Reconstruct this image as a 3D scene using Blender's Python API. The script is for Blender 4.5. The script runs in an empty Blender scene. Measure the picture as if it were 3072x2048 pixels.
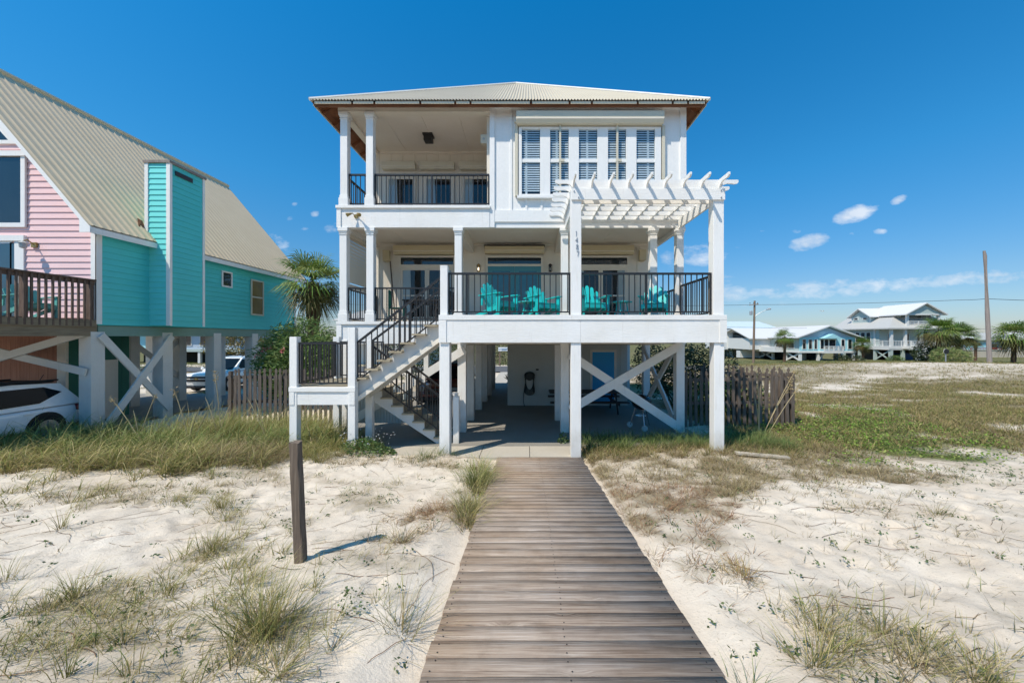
import bpy, math, random
import numpy as np
from mathutils import Vector, Matrix
R = math.radians
random.seed(7); rng = np.random.default_rng(11)
S = bpy.context.scene
COL = S.collection
F = 1100.0; CX = 1581.0; CY = 1010.0; ZC = 2.7      # photo scale (px), principal point, eye height
def at(px, py, Y):                                   # a photo point at depth Y, in metres
    return ((px-CX)*Y/F, Y, ZC+(CY-py)*Y/F)

# ------------------------------------------------------------------ helpers
def tag(o, label=None, cat=None, group=None, kind=None):
    if label: o['label'] = label
    if cat: o['category'] = cat
    if group: o['group'] = group
    if kind: o['kind'] = kind
    return o
def thing(name, loc, label, cat, group=None, rz=0):
    o = bpy.data.objects.new(name, None); COL.objects.link(o)
    o.empty_display_size = 0.2
    o.location = loc; o.rotation_euler = (0, 0, rz)
    return tag(o, label, cat, group)
def adopt(o, parent, local=False):
    o.parent = parent
    if not local and parent.type == 'EMPTY':
        o.matrix_parent_inverse = Matrix.Translation(-Vector(parent.location))
def copy_tree(o, parent=None):
    c = o.copy(); COL.objects.link(c)
    if parent: c.parent = parent
    for ch in list(o.children): copy_tree(ch, c)
    return c

class MB:
    def __init__(s): s.v = []; s.f = []
    def poly(s, pts):
        n = len(s.v); s.v += [tuple(p) for p in pts]; s.f.append(tuple(range(n, n+len(pts)))); return s
    def box(s, x0, x1, y0, y1, z0, z1):
        n = len(s.v)
        s.v += [(x0,y0,z0),(x1,y0,z0),(x1,y1,z0),(x0,y1,z0),(x0,y0,z1),(x1,y0,z1),(x1,y1,z1),(x0,y1,z1)]
        for f in ((0,3,2,1),(4,5,6,7),(0,1,5,4),(1,2,6,5),(2,3,7,6),(3,0,4,7)): s.f.append(tuple(n+i for i in f))
        return s
    def cbox(s, x, y, z0, z1, w, d=None):
        d = w if d is None else d
        return s.box(x-w/2, x+w/2, y-d/2, y+d/2, z0, z1)
    def beam(s, p, q, w, h, up=(0,0,1)):
        p = Vector(p); q = Vector(q); d = (q-p).normalized(); up = Vector(up)
        if abs(d.dot(up)) > .99: up = Vector((0,1,0))
        sd = d.cross(up).normalized()*(w/2); u = sd.cross(d).normalized()*(h/2)
        n = len(s.v)
        for b in (p, q):
            for a in (-sd-u, sd-u, sd+u, -sd+u): s.v.append(tuple(b+a))
        for f in ((0,1,2,3),(7,6,5,4),(0,4,5,1),(1,5,6,2),(2,6,7,3),(3,7,4,0)): s.f.append(tuple(n+i for i in f))
        return s
    def prism(s, pts, ext):
        e = Vector(ext); n = len(s.v); k = len(pts)
        s.v += [tuple(p) for p in pts] + [tuple(Vector(p)+e) for p in pts]
        s.f.append(tuple(range(n, n+k))); s.f.append(tuple(range(n+2*k-1, n+k-1, -1)))
        for i in range(k):
            j = (i+1) % k; s.f.append((n+i, n+k+i, n+k+j, n+j))
        return s
    def tube(s, pts, r, n=8, cap=True):
        pts = [Vector(p) for p in pts]; m = len(pts)
        rr = r if isinstance(r, (list, tuple)) else [r]*m
        base = len(s.v); ref = Vector((0,0,1))
        for i, p in enumerate(pts):
            t = (pts[min(i+1,m-1)]-pts[max(i-1,0)]).normalized()
            a = t.cross(ref)
            if a.length < .05: a = t.cross(Vector((0,1,0)))
            a.normalize(); b = t.cross(a).normalized()
            for k in range(n):
                an = 2*math.pi*k/n
                s.v.append(tuple(p + (a*math.cos(an)+b*math.sin(an))*rr[i]))
        for i in range(m-1):
            for k in range(n):
                k2 = (k+1) % n
                s.f.append((base+i*n+k, base+i*n+k2, base+(i+1)*n+k2, base+(i+1)*n+k))
        if cap:
            s.f.append(tuple(base+k for k in range(n-1,-1,-1))); s.f.append(tuple(base+(m-1)*n+k for k in range(n)))
        return s
    def lathe(s, c, prof, n=16, axis='z'):
        base = len(s.v); m = len(prof)
        for r, h in prof:
            for k in range(n):
                a = 2*math.pi*k/n; u = r*math.cos(a); w = r*math.sin(a)
                if axis == 'z': s.v.append((c[0]+u, c[1]+w, c[2]+h))
                elif axis == 'y': s.v.append((c[0]+u, c[1]+h, c[2]+w))
                else: s.v.append((c[0]+h, c[1]+u, c[2]+w))
        for i in range(m-1):
            for k in range(n):
                k2 = (k+1) % n
                s.f.append((base+i*n+k, base+i*n+k2, base+(i+1)*n+k2, base+(i+1)*n+k))
        s.f.append(tuple(base+k for k in range(n-1,-1,-1))); s.f.append(tuple(base+(m-1)*n+k for k in range(n)))
        return s
    def build(s, name, mat, parent=None, smooth=False, local=False, label=None, bevel=0):
        me = bpy.data.meshes.new(name); me.from_pydata(s.v, [], s.f); me.validate(); me.update()
        if smooth:
            me.polygons.foreach_set('use_smooth', [True]*len(me.polygons))
        o = bpy.data.objects.new(name, me); COL.objects.link(o)
        if mat: me.materials.append(mat)
        if parent: adopt(o, parent, local)
        if label: o['label'] = label
        if bevel:
            b = o.modifiers.new('bevel', 'BEVEL'); b.width = bevel; b.segments = 2; b.limit_method = 'ANGLE'
            if smooth: pass
        return o

def np_mesh(name, V, Fq, mat, col=None, parent=None, smooth=False, local=False):
    V = np.asarray(V, np.float32); Fq = np.asarray(Fq, np.int32)
    me = bpy.data.meshes.new(name); k = Fq.shape[1]
    me.vertices.add(len(V)); me.vertices.foreach_set('co', V.ravel())
    me.loops.add(Fq.size); me.loops.foreach_set('vertex_index', Fq.ravel())
    me.polygons.add(len(Fq)); me.polygons.foreach_set('loop_start', np.arange(0, Fq.size, k, dtype=np.int32))
    me.polygons.foreach_set('loop_total', np.full(len(Fq), k, np.int32))
    if smooth: me.polygons.foreach_set('use_smooth', np.ones(len(Fq), bool))
    me.update(calc_edges=True)
    if col is not None:
        a = me.color_attributes.new('Col', 'FLOAT_COLOR', 'POINT')
        c = np.ones((len(V), 4), np.float32); c[:, :3] = col; a.data.foreach_set('color', c.ravel())
    me.materials.append(mat)
    o = bpy.data.objects.new(name, me); COL.objects.link(o)
    if parent: adopt(o, parent, local)
    return o

# ------------------------------------------------------------------ value noise
def _h(ix, iy, seed):
    h = (ix.astype(np.int64)*374761393 + iy.astype(np.int64)*668265263 + seed*1442695041) & 0xffffffff
    h = ((h ^ (h >> 13))*1274126177) & 0xffffffff
    return ((h ^ (h >> 16)) & 0xffffff)/float(0xffffff)
def vnoise(x, y, seed=0):
    x = np.asarray(x, float); y = np.asarray(y, float)
    ix = np.floor(x); iy = np.floor(y); fx = x-ix; fy = y-iy
    fx = fx*fx*(3-2*fx); fy = fy*fy*(3-2*fy)
    a = _h(ix,iy,seed); b = _h(ix+1,iy,seed); c = _h(ix,iy+1,seed); d = _h(ix+1,iy+1,seed)
    return a+(b-a)*fx+(c-a)*fy+(a-b-c+d)*fx*fy
def fbm(x, y, seed=0, o=4):
    t = 0; amp = .5
    for i in range(o):
        t = t + amp*vnoise(x*2**i, y*2**i, seed+i*17); amp *= .5
    return t/(1-.5**o)
def sstep(a, b, x):
    t = np.clip((np.asarray(x, float)-a)/(b-a), 0, 1); return t*t*(3-2*t)

# ------------------------------------------------------------------ materials
def nmat(name):
    m = bpy.data.materials.new(name); m.use_nodes = True
    nt = m.node_tree; b = nt.nodes['Principled BSDF']
    return m, nt, b
def N(nt, t, **kw):
    n = nt.nodes.new(t)
    for k, v in kw.items():
        if k in n.inputs: n.inputs[k].default_value = v
        else: setattr(n, k, v)
    return n
def coords(nt, scale=(1,1,1)):
    tc = N(nt, 'ShaderNodeTexCoord'); mp = N(nt, 'ShaderNodeMapping'); mp.inputs['Scale'].default_value = scale
    nt.links.new(tc.outputs['Object'], mp.inputs['Vector']); return mp.outputs['Vector']
def noise(nt, vec, scale, detail=4, rough=.55, dist=0):
    n = N(nt, 'ShaderNodeTexNoise'); n.inputs['Scale'].default_value = scale; n.inputs['Detail'].default_value = detail
    n.inputs['Roughness'].default_value = rough; n.inputs['Distortion'].default_value = dist
    nt.links.new(vec, n.inputs['Vector']); return n.outputs['Fac']
def ramp(nt, fac, stops):
    r = N(nt, 'ShaderNodeValToRGB'); e = r.color_ramp.elements
    while len(e) < len(stops): e.new(.5)
    for i, (p, c) in enumerate(stops):
        e[i].position = p; e[i].color = (*c, 1) if len(c) == 3 else c
    nt.links.new(fac, r.inputs['Fac']); return r.outputs['Color']
def mixc(nt, fac, a, b, mode='MIX'):
    m = N(nt, 'ShaderNodeMix', data_type='RGBA', blend_type=mode)
    for key, val in ((0, fac), (6, a), (7, b)):
        if hasattr(val, 'is_linked') or hasattr(val, 'links'): nt.links.new(val, m.inputs[key])
        elif key == 0: m.inputs[0].default_value = val
        else: m.inputs[key].default_value = (*val, 1)
    return m.outputs[2]
def math_(nt, op, a, b=None):
    m = N(nt, 'ShaderNodeMath', operation=op)
    for i, v in enumerate((a, b)):
        if v is None: continue
        if hasattr(v, 'links'): nt.links.new(v, m.inputs[i])
        else: m.inputs[i].default_value = v
    return m.outputs[0]
def bump(nt, b, h, strength=.3, dist=.01):
    bp = N(nt, 'ShaderNodeBump'); bp.inputs['Strength'].default_value = strength; bp.inputs['Distance'].default_value = dist
    nt.links.new(h, bp.inputs['Height']); nt.links.new(bp.outputs[0], b.inputs['Normal'])
def paint(name, c, rough=.55, dirt=.25, grain=(1,1,1), bs=.25, tint=(.55,.5,.42), metal=0, dscale=1.3, stain=0):
    m, nt, b = nmat(name); v = coords(nt); vg = coords(nt, grain)
    d = noise(nt, v, dscale, 6, .65); d2 = noise(nt, vg, 14, 5, .6)
    f = ramp(nt, d, [(.35, (0,0,0)), (.8, (1,1,1))])
    dc = tuple(c[i]*tint[i]*1.25 for i in range(3))
    col = mixc(nt, math_(nt, 'MULTIPLY', f, dirt), c, dc)
    lo = tuple(x*.86 for x in c)
    col = mixc(nt, math_(nt, 'MULTIPLY', ramp(nt, d2, [(.45, (0,0,0)), (.75, (1,1,1))]), dirt), col, lo)
    if stain:
        tc = N(nt, 'ShaderNodeTexCoord'); s3 = N(nt, 'ShaderNodeSeparateXYZ'); nt.links.new(tc.outputs['Object'], s3.inputs[0])
        low = math_(nt, 'ADD', math_(nt, 'MULTIPLY', s3.outputs[2], -1.1), math_(nt, 'MULTIPLY', d, 1.5))
        col = mixc(nt, math_(nt, 'MULTIPLY', ramp(nt, low, [(.15,(0,0,0)),(.75,(1,1,1))]), stain), col, (.42,.37,.28))
        vs = coords(nt, (5,5,.35)); st_ = noise(nt, vs, 3.5, 5, .6)
        col = mixc(nt, math_(nt, 'MULTIPLY', ramp(nt, st_, [(.60,(0,0,0)),(.72,(1,1,1))]), stain*.55), col, (.50,.44,.35))
    nt.links.new(col, b.inputs['Base Color']); b.inputs['Roughness'].default_value = rough; b.inputs['Metallic'].default_value = metal
    if bs: bump(nt, b, d2, bs, .006)
    return m
def plain(name, c, rough=.5, metal=0, emit=None, es=1, coat=0):
    m, nt, b = nmat(name); v = coords(nt)
    n = noise(nt, v, 9, 3)
    col = mixc(nt, n, tuple(x*.88 for x in c), tuple(min(1, x*1.1) for x in c))
    nt.links.new(col, b.inputs['Base Color']); b.inputs['Roughness'].default_value = rough; b.inputs['Metallic'].default_value = metal
    if coat: b.inputs['Coat Weight'].default_value = coat; b.inputs['Coat Roughness'].default_value = .04
    if emit: b.inputs['Emission Color'].default_value = (*emit, 1); b.inputs['Emission Strength'].default_value = es
    return m
def glass(name, c=(.012,.02,.028), rough=.04, ior=1.7):
    m, nt, b = nmat(name); v = coords(nt)
    n = noise(nt, v, 1.1, 2)
    col = mixc(nt, n, tuple(x*.5 for x in c), tuple(x*1.6 for x in c))
    nt.links.new(col, b.inputs['Base Color']); b.inputs['Roughness'].default_value = rough
    b.inputs['IOR'].default_value = ior
    if ior < 1.5: b.inputs['Specular IOR Level'].default_value = .2
    bump(nt, b, noise(nt, v, 1.3, 1), .08, .02)
    return m
def clear_pane(name):
    m = bpy.data.materials.new(name); m.use_nodes = True; nt = m.node_tree; nt.nodes.clear()
    o = N(nt, 'ShaderNodeOutputMaterial'); t = N(nt, 'ShaderNodeBsdfTransparent'); g = N(nt, 'ShaderNodeBsdfGlossy')
    t.inputs['Color'].default_value = (.78,.85,.89,1); g.inputs['Roughness'].default_value = .03
    lw = N(nt, 'ShaderNodeLayerWeight'); fr = N(nt, 'ShaderNodeMath', operation='MULTIPLY_ADD'); nt.links.new(math_(nt, 'POWER', lw.outputs['Facing'], 3.0), fr.inputs[0]); fr.inputs[1].default_value = .6; fr.inputs[2].default_value = .06
    mx = N(nt, 'ShaderNodeMixShader')
    nt.links.new(fr.outputs[0], mx.inputs[0]); nt.links.new(t.outputs[0], mx.inputs[1]); nt.links.new(g.outputs[0], mx.inputs[2])
    nt.links.new(mx.outputs[0], o.inputs[0]); return m
def wood(name, stops, grain, scale=6, rough=.8, bs=.5, attr=False):
    m, nt, b = nmat(name); v = coords(nt, grain); v0 = coords(nt)
    g = noise(nt, v, scale, 7, .62, .25); w = noise(nt, v0, 1.1, 4)
    f = math_(nt, 'ADD', math_(nt, 'MULTIPLY', g, .8), math_(nt, 'MULTIPLY', w, .2))
    col = ramp(nt, f, stops)
    if attr:
        a = N(nt, 'ShaderNodeAttribute', attribute_name='Col')
        col = mixc(nt, 1.0, col, a.outputs['Color'], 'MULTIPLY')
    nt.links.new(col, b.inputs['Base Color']); b.inputs['Roughness'].default_value = rough
    bump(nt, b, g, bs, .008); return m
def attr_mat(name, rough=.65, trans=0.0, spec=.3):
    m, nt, b = nmat(name)
    a = N(nt, 'ShaderNodeAttribute', attribute_name='Col')
    v = coords(nt); n = noise(nt, v, 5, 2)
    col = mixc(nt, math_(nt, 'MULTIPLY', n, .35), a.outputs['Color'], (.05,.045,.02))
    nt.links.new(col, b.inputs['Base Color']); b.inputs['Roughness'].default_value = rough
    b.inputs['Specular IOR Level'].default_value = spec
    if trans:
        out = nt.nodes['Material Output']; t = N(nt, 'ShaderNodeBsdfTranslucent'); mx = N(nt, 'ShaderNodeMixShader'); mx.inputs[0].default_value = trans
        nt.links.new(col, t.inputs['Color']); nt.links.new(b.outputs[0], mx.inputs[1]); nt.links.new(t.outputs[0], mx.inputs[2]); nt.links.new(mx.outputs[0], out.inputs[0])
    return m

M = {}
M['white'] = paint('white_paint', (.87,.865,.845), .55, .36, (1.2,1.2,1.2), .35, (.68,.66,.62), stain=.25)
M['white_wood'] = paint('white_painted_wood', (.87,.865,.845), .6, .6, (.5,4,7), .9, (.66,.63,.57), stain=.35)
M['white_post'] = paint('white_painted_post', (.86,.855,.835), .6, .42, (6,6,.5), .7, (.64,.62,.57), stain=.5)
M['porch'] = paint('porch_cream_paint', (.78,.725,.63), .6, .3, (1,1,1), .25, (.6,.56,.5))
M['ceiling'] = paint('ceiling_paint', (.80,.74,.655), .7, .25, (1,1,1), .2)
M['cream'] = paint('cream_vinyl', (.66,.61,.48), .45, .2, (1,1,1), .1)
M['tan_box'] = paint('tan_shutter', (.62,.52,.33), .5, .25, (.3,1,6), .2)
M['roof'] = paint('galvanised_roof', (.58,.515,.385), .5, .35, (1,1,1), .12, (.6,.56,.5))
M['ridge'] = paint('ridge_cap_metal', (.78,.77,.72), .45, .2)
M['tan_roof'] = paint('tan_metal_roof', (.76,.60,.39), .5, .5, (1,1,1), .1, (.66,.62,.55))
M['soffit'] = wood('soffit_wood', [(.25,(.09,.035,.015)),(.55,(.22,.085,.035)),(.8,(.33,.15,.07))], (1,1,5), 2.2, .75, .3)
M['black'] = plain('black_metal', (.018,.018,.02), .42)
M['dark'] = plain('dark_interior', (.01,.011,.013), .9)
M['glass'] = glass('window_glass')
M['door_glass'] = glass('door_glass', (.03,.075,.11), .05)
M['pane'] = clear_pane('clear_glass')
M['curtain'] = paint('curtain_fabric', (.62,.64,.62), .9, .2)
M['blind'] = plain('blind_slats', (.80,.84,.86), .6)
M['teal_door_glass'] = glass('teal_door_glass', (.02,.13,.18), .08)
M['teal_door'] = paint('teal_door_paint', (.06,.27,.34), .45, .2)
M['blue_door'] = paint('blue_door_paint', (.012,.36,.74), .5, .2)
M['teal_chair'] = paint('turquoise_plastic', (.008,.50,.50), .5, .2, (1,1,1), .12)
M['green_chair'] = paint('green_plastic', (.006,.14,.08), .5, .2)
M['dark_wood'] = wood('dark_stained_wood', [(.3,(.012,.01,.009)),(.7,(.05,.04,.035))], (1,6,6), 4, .6, .2)
M['tread'] = wood('tread_wood', [(.3,(.22,.175,.11)),(.55,(.38,.32,.22)),(.8,(.5,.44,.33))], (1,8,8), 3, .8, .3)
M['stair_shade'] = paint('stair_paint', (.62,.62,.6), .6, .3, (1,4,6), .3)  # white stringers greyed: their shade is put into the colour
M['deck_floor'] = wood('deck_floor', [(.3,(.14,.11,.085)),(.7,(.32,.27,.21))], (6,1,1), 3, .8, .3)
M['slab'] = paint('stained_slab', (.26,.25,.225), .8, .6, (1,1,1), .4)  # concrete with the shade under the houses darkened into its colour
M['concrete'] = paint('concrete', (.47,.43,.36), .85, .6, (1,1,1), .4, (.62,.6,.56))
M['under'] = paint('underfloor_wood', (.36,.31,.24), .8, .4, (1,4,4), .3)
M['store_wall'] = paint('storage_wall', (.58,.59,.55), .7, .25)
M['panel_blue'] = paint('pale_panel', (.55,.62,.64), .6, .3)
M['brass'] = plain('weathered_brass', (.38,.27,.10), .4, .6)
M['bulb'] = plain('lit_bulb', (1,.9,.7), .4, 0, (1,.86,.6), 3)
M['pink'] = paint('pink_paint', (.87,.60,.60), .6, .5, (.4,2,6), .4, (.70,.66,.64), dscale=.7, stain=.15)
M['teal'] = paint('turquoise_paint', (.085,.63,.63), .6, .6, (2,.4,6), .4, (.55,.60,.62), dscale=.6)
M['teal_lit'] = paint('turquoise_chimney_paint', (.15,.70,.68), .55, .3, (.4,2,6), .35, (.66,.66,.66))  # lighter copy of the turquoise, sunlight painted into the chimney front
M['pile'] = paint('grey_pile_paint', (.72,.72,.69), .75, .5, (6,6,.5), .6, (.6,.6,.58), stain=.55)
M['orange'] = wood('coral_boards', [(.3,(.30,.12,.07)),(.7,(.46,.21,.13))], (6,6,.4), 3, .7, .3)
M['green_wall'] = paint('dark_green_paint', (.012,.14,.10), .6, .3, (6,6,.4), .3)
M['brown_wood'] = wood('brown_rail_wood', [(.25,(.05,.032,.025)),(.55,(.15,.10,.075)),(.85,(.27,.2,.15))], (6,6,.8), 4, .8, .4)
M['brown_beam'] = wood('beam_wood', [(.25,(.15,.11,.07)),(.8,(.33,.27,.18))], (5,.5,5), 4, .8, .3)
M['fence'] = wood('fence_wood', [(.2,(.035,.026,.021)),(.5,(.118,.093,.076)),(.85,(.28,.238,.20))], (9,9,.6), 5, .9, .7)
M['fence_post'] = wood('weathered_post', [(.2,(.045,.033,.025)),(.5,(.15,.11,.08)),(.85,(.32,.26,.19))], (12,12,.5), 4, .9, .9)
M['lattice'] = plain('chair_grey', (.4,.42,.42), .6)
M['asphalt'] = paint('asphalt', (.10,.10,.10), .9, .4, (1,1,1), .3)
M['car_white'] = plain('white_car_paint', (.86,.87,.87), .28, 0, coat=.8)
M['car_maroon'] = plain('maroon_car_paint', (.10,.008,.012), .3, 0, coat=.6)
M['tyre'] = plain('tyre_rubber', (.016,.016,.016), .85)
M['rim'] = plain('alloy', (.42,.43,.44), .35, .8)
M['trim_black'] = plain('black_trim', (.014,.014,.015), .6)
M['car_glass'] = glass('car_glass', (.006,.009,.012), .03, 1.42)
M['tail'] = plain('tail_lamp', (.16,.008,.008), .25, coat=.6)
M['lamp_clear'] = plain('headlamp', (.35,.37,.38), .15, .3)
M['leaf'] = attr_mat('leaf', .5, .3, .4)
M['grassm'] = attr_mat('grass_blade', .6, .35, .25)
M['trunk'] = wood('palm_trunk', [(.25,(.035,.02,.012)),(.6,(.13,.075,.045)),(.85,(.24,.16,.10))], (4,4,2), 6, .95, .9)
M['grey_pole'] = wood('grey_pole', [(.25,(.16,.13,.115)),(.8,(.38,.33,.30))], (6,6,.2), 4, .9, .4)
M['brown_pole'] = wood('brown_pole', [(.25,(.12,.08,.055)),(.8,(.30,.22,.16))], (6,6,.2), 3, .9, .3)
M['grey_metal'] = plain('grey_metal', (.42,.44,.46), .4, .5)
M['wire'] = plain('wire', (.02,.03,.04), .6)
M['hose'] = plain('hose_rubber', (.012,.02,.018), .5)
M['house_white'] = paint('far_white_siding', (.68,.68,.66), .6, .15)
M['house_aqua'] = paint('far_aqua_siding', (.36,.66,.72), .6, .15)
M['house_grey'] = paint('far_greygreen_siding', (.42,.50,.48), .6, .2)
M['house_bluegrey'] = paint('far_bluegrey_siding', (.42,.50,.60), .6, .2)
M['roof_white'] = paint('far_white_roof', (.66,.65,.63), .5, .12)
M['roof_grey'] = paint('far_grey_roof', (.46,.455,.43), .5, .2)
M['roof_blue'] = paint('far_blue_roof', (.50,.60,.64), .5, .2)
M['screen'] = plain('porch_screen', (.10,.09,.09), .7)
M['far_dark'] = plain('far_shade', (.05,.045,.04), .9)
M['dumpster'] = plain('blue_bin', (.005,.07,.22), .5)
M['kettle'] = plain('kettle_enamel', (.012,.012,.014), .18, 0, coat=.5)
M['chrome'] = plain('chrome', (.5,.5,.52), .25, .9)
M['sign_white'] = plain('sign_white', (.75,.78,.8), .5)
M['sign_blue'] = plain('sign_blue', (.06,.16,.30), .5)
M['sign_red'] = plain('sign_red', (.5,.03,.03), .5)
M['sand_wall'] = paint('low_tan_wall', (.50,.44,.35), .8, .3)
M['petal_white'] = plain('white_petal', (.85,.85,.82), .6)
M['petal_pink'] = plain('pink_petal', (.75,.22,.24), .6)

# ------------------------------------------------------------------ ground
def z_smooth(y):
    return np.interp(y, [0,7.4,8.0,8.6,13,20,28,36,44,60,80,4000], [.83,.057,.01,-.02,-.02,-.45,-.7,-.8,-.9,-1.6,-2.3,-2.3])
def zt(x, y, fine=True):
    x = np.asarray(x, float); y = np.asarray(y, float)
    z = z_smooth(y)
    near = 1-sstep(9.0, 14, y)
    z = z + .10*(fbm(x*.55, y*.55, 3, 3)-.5)*sstep(1.4, 2.6, np.abs(x-.27))*near*1.4
    z = z + .30*(fbm(x*.09+5, y*.09, 9, 3)-.5)*sstep(10, 20, y)
    z = z + .12*np.exp(-((x-4.0)/2.0)**2-((y-8.1)/.9)**2) + .10*np.exp(-((x+4.7)/1.6)**2-((y-8.2)/.9)**2) + .10*np.exp(-((x+1.85)/.5)**2-((y-8.15)/.35)**2)
    z = z + .16*np.exp(-((x+8)/4)**2-((y-7.6)/1.2)**2)
    z = z + .85*np.exp(-((x-44)/17)**2-((y-37)/9)**2)
    if fine:
        am = 1-sstep(10, 18, y)
        z = z + am*(.045*(fbm(x*2.6, y*2.6, 21, 3)-.5) + .044*(fbm(x*6, y*6, 33, 3)-.5))
        z = z + .07*(fbm(x*.8, y*.8, 71, 3)-.5)*sstep(11, 14, y)*(1-sstep(60, 90, y))
    # keep clear of boardwalk, slab, drive and road
    k = sstep(.0, .35, np.maximum(np.abs(x-.27)-1.0, y-8.15))
    z = np.where(k < 1, z*k + (1-k)*np.minimum(z, .83-.1045*y-.07), z)
    ins = np.maximum(np.maximum(-5.7-x, x-4.85), np.maximum(9.0-y, y-27))
    k = sstep(-.2, .35, ins); z = z*k + (1-k)*np.minimum(z, -.07)
    ins = np.maximum(np.maximum(-3.4-x, x-1.3), np.maximum(8.28-y, y-9.3))
    k = sstep(-.1, .2, ins); z = z*k + (1-k)*np.minimum(z, -.06)
    return z
def axis_pts(segs):
    out = []
    for a, b, st in segs: out += list(np.arange(a, b-1e-6, st))
    return out
gx = axis_pts([(-9,9,.06)]); st = .08; x = 9.0
while x < 3500: gx.append(x); st *= 1.06; x += st
st = .08; x = -9.0; left = []
while x > -3500: st *= 1.06; x -= st; left.append(x)
gx = np.array(sorted(left)+gx)
gy = axis_pts([(-6,.8,.4),(.8,9.5,.05)]); st = .06; y = 9.5
while y < 4000: gy.append(y); st *= 1.035; y += st
gy = np.array(gy)
GX, GY = np.meshgrid(gx, gy); GZ = zt(GX, GY)
def dent(cx, cy, a, rx, ry, dep):
    i0, i1 = np.searchsorted(gx, [cx-.4, cx+.4]); j0, j1 = np.searchsorted(gy, [cy-.4, cy+.4])
    X_ = GX[j0:j1,i0:i1]-cx; Y_ = GY[j0:j1,i0:i1]-cy; u = (X_*math.cos(a)+Y_*math.sin(a))/rx; v = (-X_*math.sin(a)+Y_*math.cos(a))/ry; q = u*u+v*v
    GZ[j0:j1,i0:i1] += dep*(-np.exp(-q*1.2)+.42*np.exp(-(np.sqrt(q)-1.5)**2*4))
for (x0_, y0_, a_, n_) in ((-7.5,2.2,.35,11),(-1.2,2.0,1.9,8),(2.2,2.0,.6,14),(8.2,2.6,2.5,12),(2.0,3.2,.2,12),(-1.5,6.6,3.4,12),(5.5,2.0,1.2,9),(-5.0,1.9,.9,9)):
    px_, py_ = x0_, y0_
    for k_ in range(n_):
        a_ += rng.normal(0,.12); px_ += .46*math.cos(a_); py_ += .46*math.sin(a_); sd_ = .12*(1 if k_ % 2 else -1)
        xx_ = px_-math.sin(a_)*sd_; yy_ = py_+math.cos(a_)*sd_
        if (-.95 < xx_ < 1.5) or yy_ > 7.6 or yy_ < 1.2: continue
        dent(xx_, yy_, a_, .17, .085, rng.uniform(.022,.04))
for k_ in range(900):
    xx_ = rng.uniform(-9,9); yy_ = rng.uniform(1.3,7.8)
    if not (-1.0 < xx_ < 1.55): dent(xx_, yy_, rng.uniform(0,3), rng.uniform(.05,.15), rng.uniform(.04,.09), rng.uniform(.010,.034))

# vegetation densities (shared by ground tint and by the grass)
def yfront(x): return np.interp(x, [-14,-9.1,-7.5,-6.0,-5.4,-4.9], [5.9,6.1,6.5,6.6,7.0,7.7])
def d_left(x, y):
    e = yfront(x)+1.7*(fbm(x*1.1, y*.9, 5, 3)-.5)
    return sstep(0, .5, y-e)*(1-sstep(10.0, 10.5, y))*(1-sstep(-5.0, -4.2, x))*sstep(-17, -15, x)
def d_right(x, y):
    n = fbm(x*.9, y*.9, 44, 3)
    e = np.interp(x, [1.2,1.5,2.4,3.2,4.5,6,8], [3.7,3.7,4.0,5.0,5.8,6.3,6.9])
    return (.4+.6*sstep(.38,.58,fbm(x*2.1,y*2.1,46,3)))*sstep(0, .7, y-e+(n-.5)*2.2)*sstep(1.24, 1.4, x)*(1-sstep(9.6, 10.4, y+0*x))*(1-.75*sstep(6.0, 10.5, x))*(1-sstep(10.5,12,x))
def d_field(x, y):
    n = fbm(x*.23, y*.3, 52, 4); n2 = fbm(x*.9, y*1.1, 57, 3)
    d = sstep(.34, .52, n*.6+n2*.4)*sstep(8.6, 10.5, y+n*2)*sstep(4.9, 6, x)*(1-sstep(46, 54, y))
    d = np.maximum(d, .85*sstep(.36,.5,fbm(x*.35,y*.5,58,3))*sstep(24,28,y)*(1-sstep(46,54,y))*(x > 7))
    return d*(1-.8*np.exp(-((x-44)/18)**2-((y-36)/8)**2))
def d_vine(x, y):
    n = fbm(x*.8, y*.8, 61, 3)
    u = (x-9.4-.45*(y-11))/4.4; v = (y-11.6)/4.2
    return sstep(.1, .9, 1-u*u-v*v+(n-.5)*2.4)*sstep(4.9, 5.6, x)
def d_fgl(x, y):
    n = fbm(x*1.1+.7*y, y*1.5, 77, 4)
    return sstep(.5, .66, n)*(1-sstep(-1.0, -.8, x))*(y < 8.2)
def d_fgr(x, y):
    n = fbm(x*1.2, y*1.4, 88, 4)
    return sstep(.52, .68, n)*sstep(1.35, 1.5, x)*(y < 8.8)
veg = np.clip(np.maximum.reduce([d_left(GX,GY)*.95, d_right(GX,GY)*.75, d_field(GX,GY)*.9, d_vine(GX,GY)*.9, d_fgl(GX,GY)*.38, d_fgr(GX,GY)*.22]), 0, 1)
veg = np.maximum(veg, .9*sstep(46, 56, GY))
veg = np.maximum(veg, .6*sstep(14, 20, GY)*(GX < -5)*sstep(.42,.6,fbm(GX*.25,GY*.25,91,3)))
green = np.clip(d_vine(GX,GY)+.55*d_left(GX,GY)*sstep(7.5,8.5,GY)+.5*sstep(44,56,GY)+.4*(fbm(GX*.15,GY*.2,93,3)-.4)*sstep(12,20,GY), 0, 1)
ny, nx = GX.shape
idx = np.arange(nx*ny).reshape(ny, nx)
quads = np.stack([idx[:-1,:-1], idx[:-1,1:], idx[1:,1:], idx[1:,:-1]], -1).reshape(-1, 4)
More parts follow.
